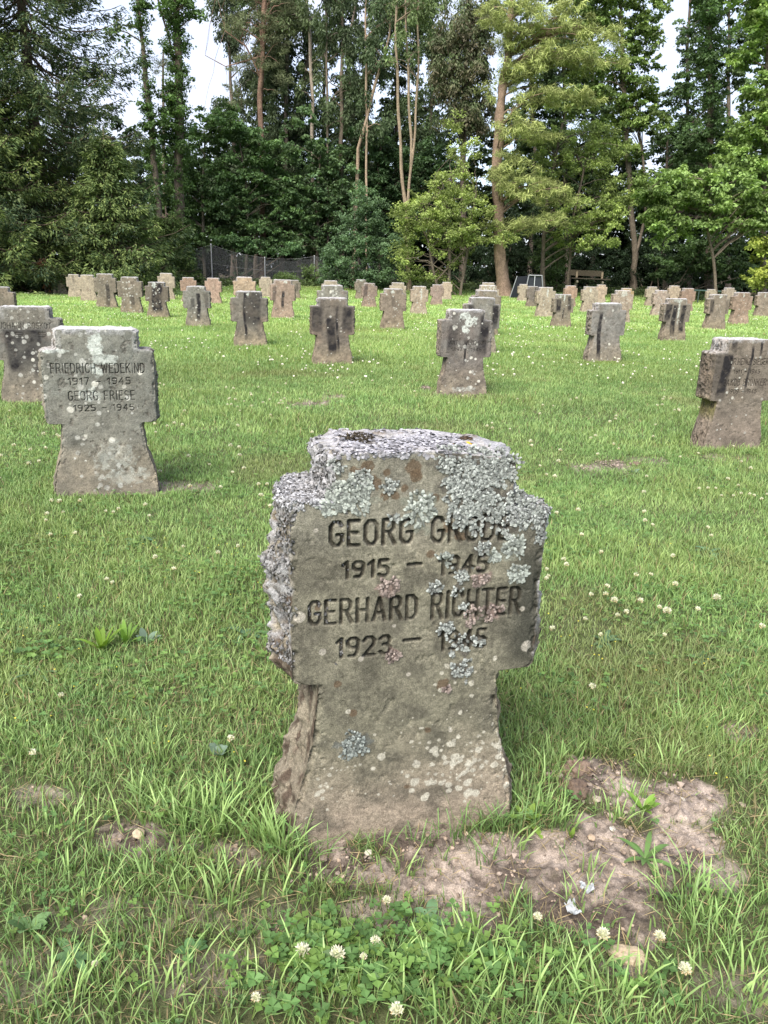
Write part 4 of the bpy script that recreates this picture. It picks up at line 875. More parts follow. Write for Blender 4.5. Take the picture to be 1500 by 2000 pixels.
# ---------------------------------------------------------------- trees
tr = np.random.default_rng(99)
def proj(X, Y, Z):
    Zr = Z-CAMH; zc = Y*CP - Zr*SP; v = (Y*SP+Zr*CP)/zc; u = X/zc; a, b = u*F, -v*F
    return 750+a*CR-b*SR, 1000+b*CR+a*SR
GAPS = [(410, 85, 42, 38), (300, 70, 26, 55), (235, 25, 36, 30), (380, 190, 20, 40), (270, 170, 14, 40), (1314, 100, 24, 62), (1275, 322, 30, 16), (1425, 210, 18, 50), (1340, 20, 24, 30), (1370, 230, 12, 30), (640, 170, 14, 40), (733, 200, 16, 60), (575, 130, 12, 45), (830, 140, 14, 60), (1250, 270, 24, 20), (1440, 30, 12, 22), (700, 120, 10, 40), (595, 280, 8, 12), (545, 200, 12, 30)]
def gap_ok(P_, soft=.16):
    px, py = proj(P_[:, 0], P_[:, 1], P_[:, 2]); ok = np.ones(len(P_), bool); j = tr.normal(0, soft, len(P_))
    for x, y, a, b in GAPS: ok &= ((px-x)/a)**2+((py-y)/b)**2 + j > .66
    return ok
LM = 1.5
KSET = dict(
    broad=dict(ln=.20, wd=.13, n=52, R=.42, flat=.42, up=1.0, droop=.25),
    small=dict(ln=.125, wd=.08, n=64, R=.36, flat=.5, up=.9, droop=.1),
    big=dict(ln=.225, wd=.145, n=60, R=.5, flat=.35, up=1.3, droop=.3),
    hang=dict(ln=.21, wd=.09, n=74, R=.42, flat=1.2, up=.2, droop=1.1),
    pine=dict(ln=.34, wd=.030, n=70, R=.42, flat=.45, up=.6, droop=.25),
    scots=dict(ln=.26, wd=.032, n=60, R=.40, flat=.5, up=.6, droop=.0))
def clump_leaves(mb, cen, kind, col, var=.28, tip=None, nmul=1.0, scale=1.0):
    k = KSET[kind]; nl = int(k['n']*nmul); nC = len(cen)
    c = np.repeat(cen, nl, 0); n = len(c)
    o = rnd_dir(n, tr)*(tr.random((n, 1))**.45); Rk = np.repeat(tr.uniform(.6, 1.35, (nC, 1)), nl, 0)*k['R']*scale
    tilt = np.repeat(tr.normal(0, .3, (nC, 2)), nl, 0)
    off = o*Rk*np.array([1, 1, k['flat']]); off[:, 2] += (off[:, 0]*tilt[:, 0]+off[:, 1]*tilt[:, 1])
    p = c+off; d = unit(o*np.array([1, 1, .4])+tr.normal(0, .5, (n, 3))); d[:, 2] -= k['droop']; 
    nor = tr.normal(0, .55, (n, 3)) + np.array([0, 0, k['up']])
    s = tr.uniform(.7, 1.3, n)*scale
    v, f = leaves(p, d, nor, k['ln']*s, k['wd']*s, .2)
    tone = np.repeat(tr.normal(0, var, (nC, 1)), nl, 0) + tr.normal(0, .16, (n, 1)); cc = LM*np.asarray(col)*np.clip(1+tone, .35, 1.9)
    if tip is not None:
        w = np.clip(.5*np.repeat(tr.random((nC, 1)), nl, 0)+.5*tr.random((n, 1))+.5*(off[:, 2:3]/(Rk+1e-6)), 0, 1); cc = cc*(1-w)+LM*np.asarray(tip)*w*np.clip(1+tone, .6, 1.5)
    mb.add(v, f, np.repeat(cc, 4, 0))
def blob_points(blobs, Y, depth, cd, gaps=True, soft=.16):
    out = []
    for b in blobs:
        px, py, rx, ry = b[:4]; dy = b[4] if len(b) > 4 else 0; den = b[5] if len(b) > 5 else 1.0
        X, Z = aty(px, py, Y+dy); X2, _ = aty(px+rx, py, Y+dy); _, Z2 = aty(px, py-ry, Y+dy); ax, az = abs(X2-X), abs(Z2-Z)
        n = max(3, int(math.pi*ax*az*cd*den*2.3)); o = rnd_dir(n, tr)*(tr.random((n, 1))**.4)
        out.append(np.array([X, Y+dy, Z])+o*np.array([ax, depth, az]))
    p = np.concatenate(out); p = p[p[:, 2] > .15+ground(p[:, 0], p[:, 1])]
    if gaps: p = p[gap_ok(p, soft)]
    return p
def wp(px, py, Y): X, Z = aty(px, py, Y); return (X, Y, Z)
def trunk_path(pts, Y):                   # [(px, py, r[, dy])] from the foot up; foot set on the ground
    P_ = []; R_ = []
    for k, t_ in enumerate(pts):
        yy = Y + (t_[3] if len(t_) > 3 else 0); X, Y_, Z = wp(t_[0], t_[1], yy)
        if k == 0 and t_[1] > 535: Z = float(ground(X, Y_))-.15
        P_.append((X, Y_, Z)); R_.append(t_[2])
    P_ = np.array(P_); R_ = np.array(R_); u = np.linspace(0, len(P_)-1, len(P_)*5); i = np.minimum(u.astype(int), len(P_)-2); w = (u-i)[:, None]
    q = P_[i]*(1-w)+P_[i+1]*w; q[:, 0] += .03*np.sin(q[:, 2]*1.7+q[0, 0]); r = R_[i]*(1-w[:, 0])+R_[i+1]*w[:, 0]
    return q, r
def tree(name, label, Y, trunks, blobs, kind='broad', col=(.06, .1, .03), tip=None, depth=1.6, cd=2.4, bark=(.12, .10, .08), branches=26, cat="tree", nmul=1.0, extra=None, mat='leaf', scale=1.0, group=None, gaps=True, soft=.16, ivy=None, crownname="crown", stub=None):
    P0, r0 = trunk_path(trunks[0], Y) if trunks else (None, None)
    if P0 is None:
        X, Z = aty(blobs[0][0], blobs[0][1], Y); base = (X, Y, float(ground(X, Y)))
    else: base = (P0[0][0], P0[0][1], float(ground(P0[0][0], P0[0][1])))
    root = empty(name, base); tag(root, label, cat, group); b = np.array(base)
    pts = blob_points(blobs, Y, depth, cd, gaps, soft)
    tb = MB()
    for t_ in trunks:
        q, r = trunk_path(t_, Y)
        if t_ is trunks[0]: r = r.copy(); r[:4] *= np.array([1.55, 1.25, 1.1, 1.03])
        v, f = tube(q, r, 10); v = v + .12*np.repeat(r, 10)[:, None]*tr.normal(size=(len(v), 3)); tb.add(v, f, np.array(bark)*tr.uniform(.8, 1.2, (len(v), 1)))
    if trunks is None or not trunks:
        n_st = 5; P0 = None
        for k in range(n_st):
            e = pts[tr.integers(len(pts))]; s_ = b+np.array([tr.normal(0, .3), tr.normal(0, .3), -.1]); q = np.linspace(0, 1, 7)[:, None]; path = s_*(1-q)+e*q; v, f = tube(path, np.linspace(.05, .012, 7), 5); tb.add(v, f, bark)
    else:
        allq = [trunk_path(t_, Y) for t_ in trunks]
        for k in range(min(branches, len(pts))):
            e = pts[tr.integers(len(pts))]; q, r = allq[tr.integers(len(allq))]
            dist = np.linalg.norm((q-e)*np.array([1, 1, .8])+np.array([0, 0, .25])*np.linalg.norm((q-e)[:, :2], axis=1)[:, None], axis=1)
            j = int(np.argmin(dist)); s_ = q[j]; L_ = np.linalg.norm(e-s_)
            if L_ < .4: continue
            u = np.linspace(0, 1, 8)[:, None]; path = s_*(1-u)+e*u; path[:, 2] += .12*L_*np.sin(np.pi*u[:, 0]); path += tr.normal(0, .03*L_**.5, path.shape)*np.sin(np.pi*u)
            v, f = tube(path, np.linspace(min(r[j]*.5, .03+.014*L_), .008, 8), 5); tb.add(v, f, bark)
    tb.build("trunk" if trunks else "stems", M['bark'], root, smooth=True, loc=b).location = (0, 0, 0)
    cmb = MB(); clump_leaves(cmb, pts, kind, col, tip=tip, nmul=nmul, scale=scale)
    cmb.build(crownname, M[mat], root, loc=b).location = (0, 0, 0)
    if ivy:
        im = MB()
        for (x0, y0, x1, y1, rad, n) in ivy:
            u = tr.random(n); px = x0+(x1-x0)*u; py = y0+(y1-y0)*u; P_ = np.array([wp(a, c, Y) for a, c in zip(px, py)]); an = tr.uniform(0, 6.28, n); rr = rad*(.6+.7*tr.random(n))*(1+.35*np.sin(py*.09))
            P_ = P_+np.stack([np.cos(an)*rr, np.sin(an)*rr, 0*an], 1)
            clump_leaves(im, P_, 'broad', (.055, .095, .032), nmul=.35, scale=.62)
        im.build("ivy", M['leaf'], root, loc=b).location = (0, 0, 0)
    return root

def spruce(label, px, Y, H_, R_, col, tip, low=.3, seed=1, whorl=.42, nb=8):
    q = np.random.default_rng(seed); X, _ = aty(px, 300, Y); gz0 = float(ground(X, Y)); root = empty("spruce_tree", (X, Y, gz0)); tag(root, label, "tree")
    tb = MB(); v, f = tube(np.array([(0.02*math.sin(z), 0, z) for z in np.linspace(-.2, H_, 26)]), np.linspace(.30, .03, 26), 10); tb.add(v, f, (.12, .095, .075))
    cen = []; dr = []; z = low
    while z < min(H_-.3, 19):
        L0_ = R_*(1-z/H_)**.75
        for k in range(nb):
            a = k*6.283/nb + q.uniform(-.4, .4) + z*3.1; L_ = L0_*q.uniform(.72, 1.12); dz = -.10-.30*(1-z/H_)+q.normal(0, .06)
            d = np.array([math.cos(a), math.sin(a)]); u = np.linspace(0, 1, 9)
            zz = z+q.normal(0, .12) + L_*(dz*np.sin(u*1.9)*1.1 + .16*u**3)
            path = np.stack([d[0]*u*L_, d[1]*u*L_, zz], 1); v, f = tube(path, np.linspace(.05, .01, 9), 5); tb.add(v, f, (.11, .085, .065))
            nt_ = int(9+L_*13)
            uu = q.uniform(.12, 1.0, nt_)**.75; base_ = np.stack([np.interp(uu, u, path[:, j]) for j in range(3)], 1)
            sd = q.choice([-1, 1], nt_); wdt = (1-uu)*.9*min(1, L_/3.5)+.25; s2 = np.array([-d[1], d[0], 0])
            tw = base_ + s2*(sd*wdt*q.random(nt_))[:, None] + np.array([d[0], d[1], 0])*(.25*q.random(nt_))[:, None]; tw[:, 2] -= q.random(nt_)*.42*(.4+wdt)
            cen.append(tw); dr.append(np.tile([d[0], d[1], -.15], (nt_, 1))+s2*sd[:, None]*.9)
        z += whorl*q.uniform(.85, 1.15)
    tb.build("trunk", M['bark'], root, smooth=True)
    cen = np.concatenate(cen); dr = np.concatenate(dr); n = 8; nC = len(cen); c = np.repeat(cen, n, 0); d = np.repeat(dr, n, 0)+q.normal(0, .55, (nC*n, 3)); d = unit(d); m = len(c)
    p = c + d*q.uniform(0, .22, (m, 1)) + q.normal(0, .055, (m, 3)); p[:, 2] -= q.random(m)*.10
    pw = p+np.array([X, Y, gz0]); k = (pw[:, 2] > gz0+.1); p, d = p[k], d[k]; m = len(p); tone = np.repeat(q.normal(0, .25, (nC, 1)), n, 0)[k]
    v, f = leaves(p, d-np.array([0, 0, .25]), q.normal(0, .5, (m, 3))+np.array([0, 0, 1.]), q.uniform(.13, .25, m), q.uniform(.045, .075, m), .3)
    w = np.clip(q.random((m, 1))*1.2-.15+tone, 0, 1); cc = (np.asarray(col)*(1-w)+np.asarray(tip)*w)*q.uniform(.75, 1.25, (m, 1))
    mb = MB(); mb.add(v, f, np.repeat(cc, 4, 0)); mb.build("crown", M['needle'], root)
    return root
DKM = (.045, .08, .036); MID = (.055, .095, .033); LGT = (.12, .17, .045); YEL = (.19, .21, .065); BLU = (.04, .075, .042)
spruce("huge dark spruce with drooping tiered branches at the left edge", 72, 36, 24, 6.6, (.045, .078, .045), (.125, .155, .07), seed=3, nb=7, whorl=.52)
spruce("yellow-green spruce with branches down to the lawn, partly off the left edge", -70, 33.5, 15, 5.2, (.07, .11, .045), (.19, .235, .08), seed=5, nb=9)
spruce("small spruce with fresh green tips under the right flank of the huge spruce", 205, 34, 6.5, 2.7, (.07, .11, .045), (.18, .23, .08), seed=8, nb=9, whorl=.33)
spruce("young feathery spruce beside the left end of the wire fence", 318, 46, 4.2, 2.1, (.05, .085, .03), (.12, .17, .05), seed=9, nb=9, whorl=.3)
tree("ivy_clad_tree", "slender leaning tree wrapped in ivy just right of the huge spruce", 47, [[(318, 540, .2), (308, 380, .17), (290, 200, .14), (275, 60, .11), (262, -90, .06)]], [(270, 40, 26, 30, 0, .5), (255, -10, 40, 30, 0, .6), (300, 250, 30, 50), (240, 80, 14, 30, 0, .5)], 'broad', MID, ivy=[(308, 470, 270, -60, .26, 330)])
tree("ivy_clad_tree", "thick upright tree trunk smothered in ivy, left of the pine", 48, [[(352, 545, .3), (350, 380, .27), (350, 200, .24), (346, 60, .2), (342, -90, .12)], [(350, 180, .08), (330, 70, .06), (305, -10, .05)]], [(350, 30, 50, 30, 0, .6), (380, 10, 34, 26, 0, .7), (320, 15, 30, 24, 0, .7), (350, 250, 26, 60), (328, 200, 20, 50)], 'broad', MID, ivy=[(352, 520, 343, -60, .50, 900), (345, 160, 326, 300, .35, 120)])
tree("scots_pine", "scots pine with bare orange-brown trunk and airy grey-green crown", 54, [[(514, 550, .19), (512, 380, .18), (508, 200, .17), (514, 60, .15), (518, -80, .1)], [(508, 150, .07), (480, 90, .05), (440, 60, .03)], [(512, 110, .06), (440, 130, .03), (400, 108, .02)]],
     [(500, 40, 70, 40, 0, .75), (455, 55, 30, 30, 0, .7), (540, 90, 50, 40, 0, .7), (490, 120, 60, 26, 0, .55), (560, 30, 40, 40, 0, .7), (470, 190, 44, 22, 0, .45), (430, 240, 40, 22, 0, .35), (540, 160, 30, 30, 0, .5), (500, -20, 90, 30)], 'scots', (.085, .10, .055), cd=4.0, bark=(.19, .125, .095), mat='needle', branches=50, depth=2)
tree("pine_tree", "small dark pine standing between the two ivy-clad trees", 54, [[(322, 545, .12), (320, 300, .1), (318, 100, .05)]], [(318, 90, 20, 20, 0, .8), (322, 125, 30, 24, 0, .8), (325, 170, 26, 30, 0, .6)], 'scots', (.07, .085, .06), mat='needle')
tree("birch_tree", "slim pale-barked birch right of the pine", 54, [[(612, 550, .13), (611, 380, .12), (610, 200, .11), (606, 90, .10), (596, -60, .06)]], [(600, 60, 36, 50, 0, .5), (570, 30, 30, 40, 0, .5), (625, 130, 28, 60, 0, .45), (585, 170, 20, 50, 0, .4)], 'hang', (.055, .075, .035), bark=(.25, .215, .18), branches=30)
tree("thin_tree", "dark thin-stemmed tree with hanging leaves between birch and forked tree", 52, [[(668, 550, .14), (666, 330, .12), (668, 120, .10), (672, -80, .06)], [(640, 550, .08), (640, 250, .07), (636, -60, .05)]], [(650, 60, 44, 60, 0, .8), (690, 110, 34, 90, 0, .7), (655, 200, 40, 60, 0, .6), (640, -10, 60, 40)], 'hang', (.045, .065, .032), branches=40)
tree("thin_tree", "leaning thin tree left of the forked pale stems", 51, [[(690, 550, .12), (700, 290, .1), (735, 160, .08), (760, 70, .06), (775, -40, .04)], [(715, 550, .07), (716, 250, .07), (714, 0, .05)]], [(735, 110, 36, 70, 0, .7), (712, 230, 30, 60, 0, .6), (760, 20, 50, 40, 0, .9), (745, 250, 26, 60, 0, .5)], 'hang', (.045, .068, .033), bark=(.26, .2, .15), branches=36)
tree("forked_tree", "pale forked tree whose bare stems rise over the hornbeam bush", 46, [[(800, 560, .12), (792, 400, .11), (783, 320, .085), (778, 200, .075), (773, 90, .065), (776, -60, .05)], [(796, 400, .08), (803, 330, .075), (802, 260, .07), (796, 120, .06), (790, -50, .04)], [(803, 330, .065), (812, 240, .06), (818, 90, .05), (814, -60, .04)]],
     [(790, 20, 50, 40, 0, .6), (770, 100, 26, 50, 0, .45), (815, 70, 20, 60, 0, .5), (840, 30, 30, 40, 0, .6)], 'hang', (.07, .10, .04), bark=(.22, .175, .13), branches=30)
tree("copper_leaved_tree", "dark tree hung with brownish leaves left of the big larch trunk", 51, [[(905, 555, .2), (905, 300, .17), (910, 100, .13), (915, -80, .08)]], [(900, 60, 50, 60, 0, 1.2), (880, 150, 44, 60, 0, 1.2), (930, 120, 36, 70, 0, 1.2), (895, 230, 50, 36, 0, 1.1), (950, 30, 30, 50), (860, 100, 20, 50), (930, 220, 40, 50)], 'hang', (.085, .075, .05), tip=(.06, .085, .04), cd=3.2, bark=(.1, .08, .07))
tree("larch_tree", "great larch with thick brown trunk and feathery yellow-green boughs", 44, [[(985, 565, .34), (976, 470, .30), (970, 350, .27), (975, 230, .24), (990, 120, .2), (1000, 0, .15), (1006, -120, .08)]],
     [(975, 45, 34, 26), (990, 85, 40, 24), (1075, 60, 90, 26, -1), (1060, 20, 110, 24, -1), (1170, 70, 60, 24, -1, .8), (1060, 105, 74, 30, -1), (1130, 115, 80, 22, -1), (1190, 118, 40, 12, -1, .8), (1030, 135, 60, 26, -1), (1060, 190, 60, 22, -1), (1120, 195, 60, 20, -1), (1010, 250, 44, 30, -1), (1060, 255, 40, 24, -1, .8), (990, 330, 40, 36, -1), (1010, 370, 44, 26, -1), (1060, 350, 40, 24, -1, .7), (1010, 440, 60, 18, -1), (1065, 432, 40, 18, -1), (1090, 380, 50, 30, -1, .6), (960, 170, 20, 30, 0, .5), (940, 20, 20, 30, 0, .6), (1000, 150, 26, 40)],
     'pine', (.125, .15, .055), tip=(.20, .225, .085), mat='needle', branches=60, cd=4.2, depth=1.3, bark=(.20, .145, .11), nmul=1.0)
tree("hornbeam_bush", "broad light green hornbeam bush left of the big larch trunk", 43.5, [[(880, 560, .10), (878, 480, .09), (872, 400, .06)], [(900, 560, .08), (915, 470, .07), (930, 380, .04)], [(860, 560, .07), (835, 470, .05), (810, 420, .03)]],
     [(870, 380, 70, 30), (835, 420, 60, 34), (800, 450, 34, 24), (790, 420, 26, 30), (785, 500, 30, 30, .3), (800, 535, 26, 16, .3), (910, 410, 60, 36), (880, 455, 90, 30), (940, 455, 46, 26), (900, 345, 46, 24), (885, 245, 34, 20, 1, .7), (905, 290, 40, 26, 1, .8), (870, 500, 54, 24, .5, .7), (850, 540, 50, 16, .8, .6), (885, 550, 40, 12, .8, .5), (980, 470, 30, 18, -.5)], 'small', (.10, .135, .045), tip=(.19, .235, .075), cd=4.2, depth=1.9, branches=60)
tree("hornbeam_tree", "layered light green hornbeam above the grey metal frame and bench", 45.5, [[(1062, 570, .12), (1060, 470, .11), (1075, 350, .09), (1100, 240, .06)], [(1110, 570, .09), (1115, 450, .08), (1140, 330, .05)]],
     [(1090, 270, 60, 26), (1150, 255, 54, 24), (1190, 290, 50, 28), (1110, 305, 70, 24), (1160, 330, 60, 22), (1075, 330, 40, 20), (1190, 370, 44, 26), (1150, 405, 70, 26, -1), (1180, 435, 54, 24, -1), (1130, 445, 54, 20, -1), (1080, 400, 40, 20), (1165, 475, 44, 16, -1), (1120, 475, 40, 12, -1, .8), (1215, 400, 30, 24)], 'small', (.09, .125, .042), tip=(.18, .23, .07), cd=4.0, depth=1.8, branches=60)
tree("bush", "mid green bush between the grey metal frame and the bench", 48, [], [(1090, 520, 26, 34), (1075, 545, 26, 20), (1100, 480, 24, 30), (1060, 500, 22, 40)], 'small', (.06, .095, .035), cat="bush", depth=.9, cd=4)
tree("tall_maple", "tall maple with full crown left of the bright sky gap", 50, [[(1236, 575, .2), (1240, 500, .17), (1225, 300, .15), (1215, 100, .12), (1210, -80, .08)], [(1240, 500, .1), (1262, 420, .08), (1255, 300, .06)]],
     [(1170, 40, 60, 44), (1230, 50, 56, 44), (1150, 130, 60, 44), (1230, 130, 60, 40), (1190, 190, 66, 34), (1120, 200, 50, 30), (1250, 210, 36, 40), (1200, -20, 110, 40), (1285, 10, 24, 30, 0, .7), (1215, 240, 40, 24), (1275, 60, 20, 50, 0, .8), (1240, 180, 50, 30), (1270, 240, 40, 24), (1220, 290, 50, 30), (1270, 380, 40, 30), (1250, 350, 30, 24)], 'broad', (.065, .105, .035), tip=(.12, .165, .05), cd=3.6, bark=(.12, .1, .08))
tree("ivy_clad_tree", "tall ivy-wrapped tree between the two bright sky gaps at right", 49.5, [[(1385, 575, .2), (1386, 400, .19), (1388, 200, .17), (1385, 60, .15), (1380, -80, .1)]], [(1375, 30, 34, 40), (1400, 90, 40, 50), (1370, 130, 30, 40), (1395, 190, 36, 44), (1370, 260, 44, 40), (1410, 280, 40, 40), (1350, 300, 40, 34), (1400, -20, 70, 40)], 'broad', (.05, .085, .035), ivy=[(1386, 500, 1384, -60, .4, 500)], cd=2.7)
tree("tall_maple", "light green tall maple cut by the right edge", 45, [[(1492, 590, .17), (1490, 470, .16), (1492, 300, .14), (1500, 100, .12), (1508, -80, .08)]], [(1470, 40, 36, 40), (1510, 70, 46, 60), (1460, 110, 30, 30, 0, .8), (1490, 170, 44, 40), (1470, 240, 40, 40), (1500, 260, 50, 40), (1440, 280, 30, 26, 0, .7), (1490, 330, 54, 30), (1560, 150, 60, 90), (1480, -20, 80, 40), (1430, 300, 30, 26)], 'big', (.09, .145, .045), tip=(.15, .21, .065), cd=3.2)
tree("low_maple", "wide low maple bough reaching over the lawn at right", 42.5, [[(1402, 590, .08), (1392, 500, .075), (1378, 420, .06), (1370, 350, .04)]], [(1340, 350, 70, 22), (1410, 350, 60, 26), (1470, 380, 56, 26), (1300, 385, 60, 22), (1370, 400, 70, 22), (1440, 410, 60, 22), (1280, 420, 44, 18), (1330, 440, 54, 16), (1400, 440, 60, 16), (1480, 440, 50, 22), (1270, 450, 34, 14), (1530, 400, 60, 50), (1300, 470, 24, 10), (1262, 380, 20, 20)], 'big', (.085, .135, .045), tip=(.14, .20, .065), cd=3.2, depth=1.5, branches=60)
tree("hazel_bush", "dim hazel bush below the low maple bough", 47.5, [], [(1330, 500, 60, 44), (1400, 500, 60, 50), (1290, 520, 40, 30, .5, .6), (1450, 530, 40, 34)], 'broad', (.045, .075, .03), cat="bush", cd=2.6)
tree("elder_bush", "bright yellow-green bush at the foot of the right edge", 41.5, [], [(1492, 490, 30, 34), (1505, 530, 36, 30), (1475, 545, 22, 18), (1530, 500, 50, 50)], 'broad', (.13, .17, .04), tip=(.2, .23, .05), cat="bush", depth=.9, cd=3.2)
tree("field_maple", "dark green maple thicket behind the left end of the fence", 52, [[(400, 552, .1), (395, 400, .09), (400, 260, .05)]], [(330, 330, 60, 50), (400, 300, 60, 60), (380, 390, 80, 50), (310, 430, 60, 50), (400, 460, 70, 34, 0, .9), (430, 240, 50, 44), (340, 500, 50, 34), (290, 480, 34, 50)], 'broad', MID, cd=2.7, bark=(.1, .09, .07))
tree("field_maple", "dark maple with broad leaves above the middle of the fence", 51.8, [[(480, 552, .1), (485, 400, .08), (470, 280, .05)]], [(460, 260, 50, 40), (520, 290, 54, 44), (480, 340, 66, 44), (540, 370, 60, 44), (460, 410, 60, 44), (530, 440, 66, 36), (600, 410, 44, 44), (430, 360, 40, 40)], 'broad', DKM, tip=(.07, .12, .045), cd=3.4, bark=(.1, .09, .07))
tree("field_maple", "bluish green maple below the birch", 51.6, [[(620, 552, .1), (620, 400, .08), (625, 300, .05)]], [(600, 300, 50, 44), (650, 320, 54, 44), (620, 370, 66, 44), (680, 380, 50, 44), (640, 430, 60, 36), (600, 470, 50, 30), (590, 240, 34, 30, 0, .6)], 'broad', (.045, .08, .04), tip=(.075, .12, .05), cd=3.0)
tree("elm_thicket", "nearly black thicket behind the forked pale stems", 53, [[(740, 552, .1), (740, 300, .07)]], [(720, 290, 60, 50), (760, 350, 60, 60), (700, 380, 50, 50), (820, 330, 50, 60), (760, 450, 70, 50), (850, 320, 40, 50)], 'broad', DKM, cd=3.2)
tree("holly_bush", "dense rounded holly bush with small glossy leaves in front of the fence", 46, [], [(700, 450, 50, 44), (700, 500, 76, 40), (680, 540, 60, 22), (740, 540, 50, 22), (720, 400, 34, 30), (650, 510, 26, 34), (765, 500, 24, 40), (700, 380, 14, 30, 0, .6)], 'small', (.05, .088, .045), tip=(.085, .135, .07), cat="bush", cd=5.5, depth=1.5)
tree("ivy_curtain", "ivy curtain hanging over the top of the wire fence", 49.15, [], [(470, 478, 40, 22), (530, 486, 50, 16), (580, 490, 30, 16), (440, 470, 24, 14)], 'broad', (.045, .085, .038), tip=(.07, .12, .05), cat="ivy", depth=.5, cd=5, scale=.8)
tree("bramble", "low bramble at the foot of the fence left of the holly bush", 48.0, [], [(560, 545, 26, 10), (585, 552, 24, 8), (535, 552, 16, 6), (605, 535, 16, 16)], 'small', (.08, .12, .045), cat="bush", depth=.5, cd=7)
tree("seedling_bush", "rust-red seedling at the foot of the huge spruce", 33, [], [(85, 525, 10, 14), (75, 545, 14, 6), (95, 555, 12, 5)], 'broad', (.30, .15, .09), cat="bush", depth=.2, cd=9, scale=.7, gaps=False)
tree("dry_bush", "straw-coloured bush right under the huge spruce", 34.5, [], [(150, 530, 30, 14), (180, 540, 20, 8), (125, 540, 20, 8)], 'small', (.20, .19, .09), cat="bush", depth=.5, cd=7, gaps=False)
tree("shade_bush", "pitch-dark evergreen bush right of the bench", 51, [], [(1270, 520, 60, 44), (1200, 520, 50, 40), (1330, 540, 50, 30), (1150, 500, 40, 40), (1290, 470, 50, 30)], 'small', (.02, .035, .018), cat="bush", cd=3.4)  # both bushes stand in for black depth: shade put into their leaf colour
tree("shade_bush", "pitch-dark evergreen bush behind the larch trunk", 51, [], [(990, 500, 44, 50), (940, 520, 44, 40), (1040, 500, 40, 60), (900, 540, 40, 24), (1030, 430, 40, 40)], 'small', (.02, .035, .018), cat="bush", cd=3.4)
# the wood behind
tree("woodland_tree", "leafy back-row tree filling the gap right of the tall maple's foot", 55, [[(1300, 560, .14), (1298, 380, .1), (1305, 260, .06)]], [(1290, 400, 60, 50), (1340, 330, 50, 50), (1330, 250, 34, 40, 0, .8), (1420, 380, 60, 50), (1450, 300, 50, 50), (1340, 190, 22, 30, 0, .6), (1300, 270, 30, 30, 0, .6)], 'broad', (.055, .09, .035), group="back row of trees in the wood", cd=3)
wd_ = [(500, 59, (.055, .08, .04), "back-row tree right behind the scots pine trunk", 'broad'), (640, 60, (.05, .075, .035), "back-row tree right behind the birch", 'broad'), (775, 60, (.05, .075, .035), "back-row tree right behind the forked pale stems", 'broad'), (1350, 59, (.055, .085, .04), "back-row tree at the right of the bright sky gap", 'broad'), (548, 56, (.05, .07, .035), "bare-stemmed tree far back right of the pine", 'hang'), (585, 58, (.045, .07, .035), "faint back-row tree left of the birch", 'hang'), (705, 57, (.05, .07, .035), "back-row tree seen between the thin stems", 'hang'), (845, 57, (.05, .075, .035), "back-row tree between forked stems and copper-leaved tree", 'hang'),
      (1035, 57, (.05, .08, .035), "dark back-row tree behind the larch boughs", 'broad'), (1110, 58, (.05, .08, .035), "back-row tree behind the hornbeam top", 'broad'), (1160, 60, (.05, .08, .035), "back-row tree behind the tall maple's left side", 'broad'), (1425, 58, (.06, .09, .04), "back-row tree between ivy-wrapped tree and right maple", 'broad'), (455, 60, (.05, .07, .04), "thin back-row tree behind the pine's left boughs", 'hang')]
for px, Y, c_, lab, kd in wd_:
    tree("woodland_tree", lab, Y, [[(px, 550, .16), (px+tr.normal(0, 6), 300, .13), (px+tr.normal(0, 10), 100, .10), (px+tr.normal(0, 14), -80, .06)]],
         [(px+tr.normal(0, 26), y_, 40, 40, 0, 1.15) for y_ in (-20, 30, 80, 130, 180, 230, 280, 330)]+[(px, 400, 60, 70, 0, .8)], kd, c_, group="back row of trees in the wood", branches=24, bark=(.12, .10, .085), soft=.3)
bm = MB(); pts = []
for px in range(-150, 1750, 40):
    for py, dn in ((560, 1.7), (520, 1.8), (480, 1.8), (430, 1.8), (380, 1.5), (330, 1.1), (280, .6), (225, .28)):
        if 250 < px < 480 and py < 300: continue
        pts.append(blob_points([(px, py, 30, 30, 0, dn*.9)], 62+tr.uniform(-3, 3), 2.2, 1.9))
pts = np.concatenate(pts); clump_leaves(bm, pts, 'big', (.03, .05, .024), scale=1.25, var=.35)
tag(bm.build("distant_wood", M['leaf']), "dark mass of the wood behind the nearer trees", "wood", kind='stuff')
# forest litter and low plants at the wood's edge
fm2 = MB(); n = 5200; x = tr.uniform(-30, 32, n); y = 46.8 - np.where(x < -8, (-8-x)*1.1, 0) - np.where(x > 12, (x-12)*.45, 0) + tr.uniform(0, 4.5, n); 
cen_ = np.stack([x, y, ground(x, y)+.05+.16*tr.random(n)*np.clip(fbm(x, y, 0, .6, 3, 2)+.5, 0, 1)], 1); clump_leaves(fm2, cen_[:2600], 'small', (.045, .065, .025), nmul=.35)
tag(fm2.build("undergrowth", M['leaf']), "dim low plants along the edge of the wood", "undergrowth", kind='stuff')

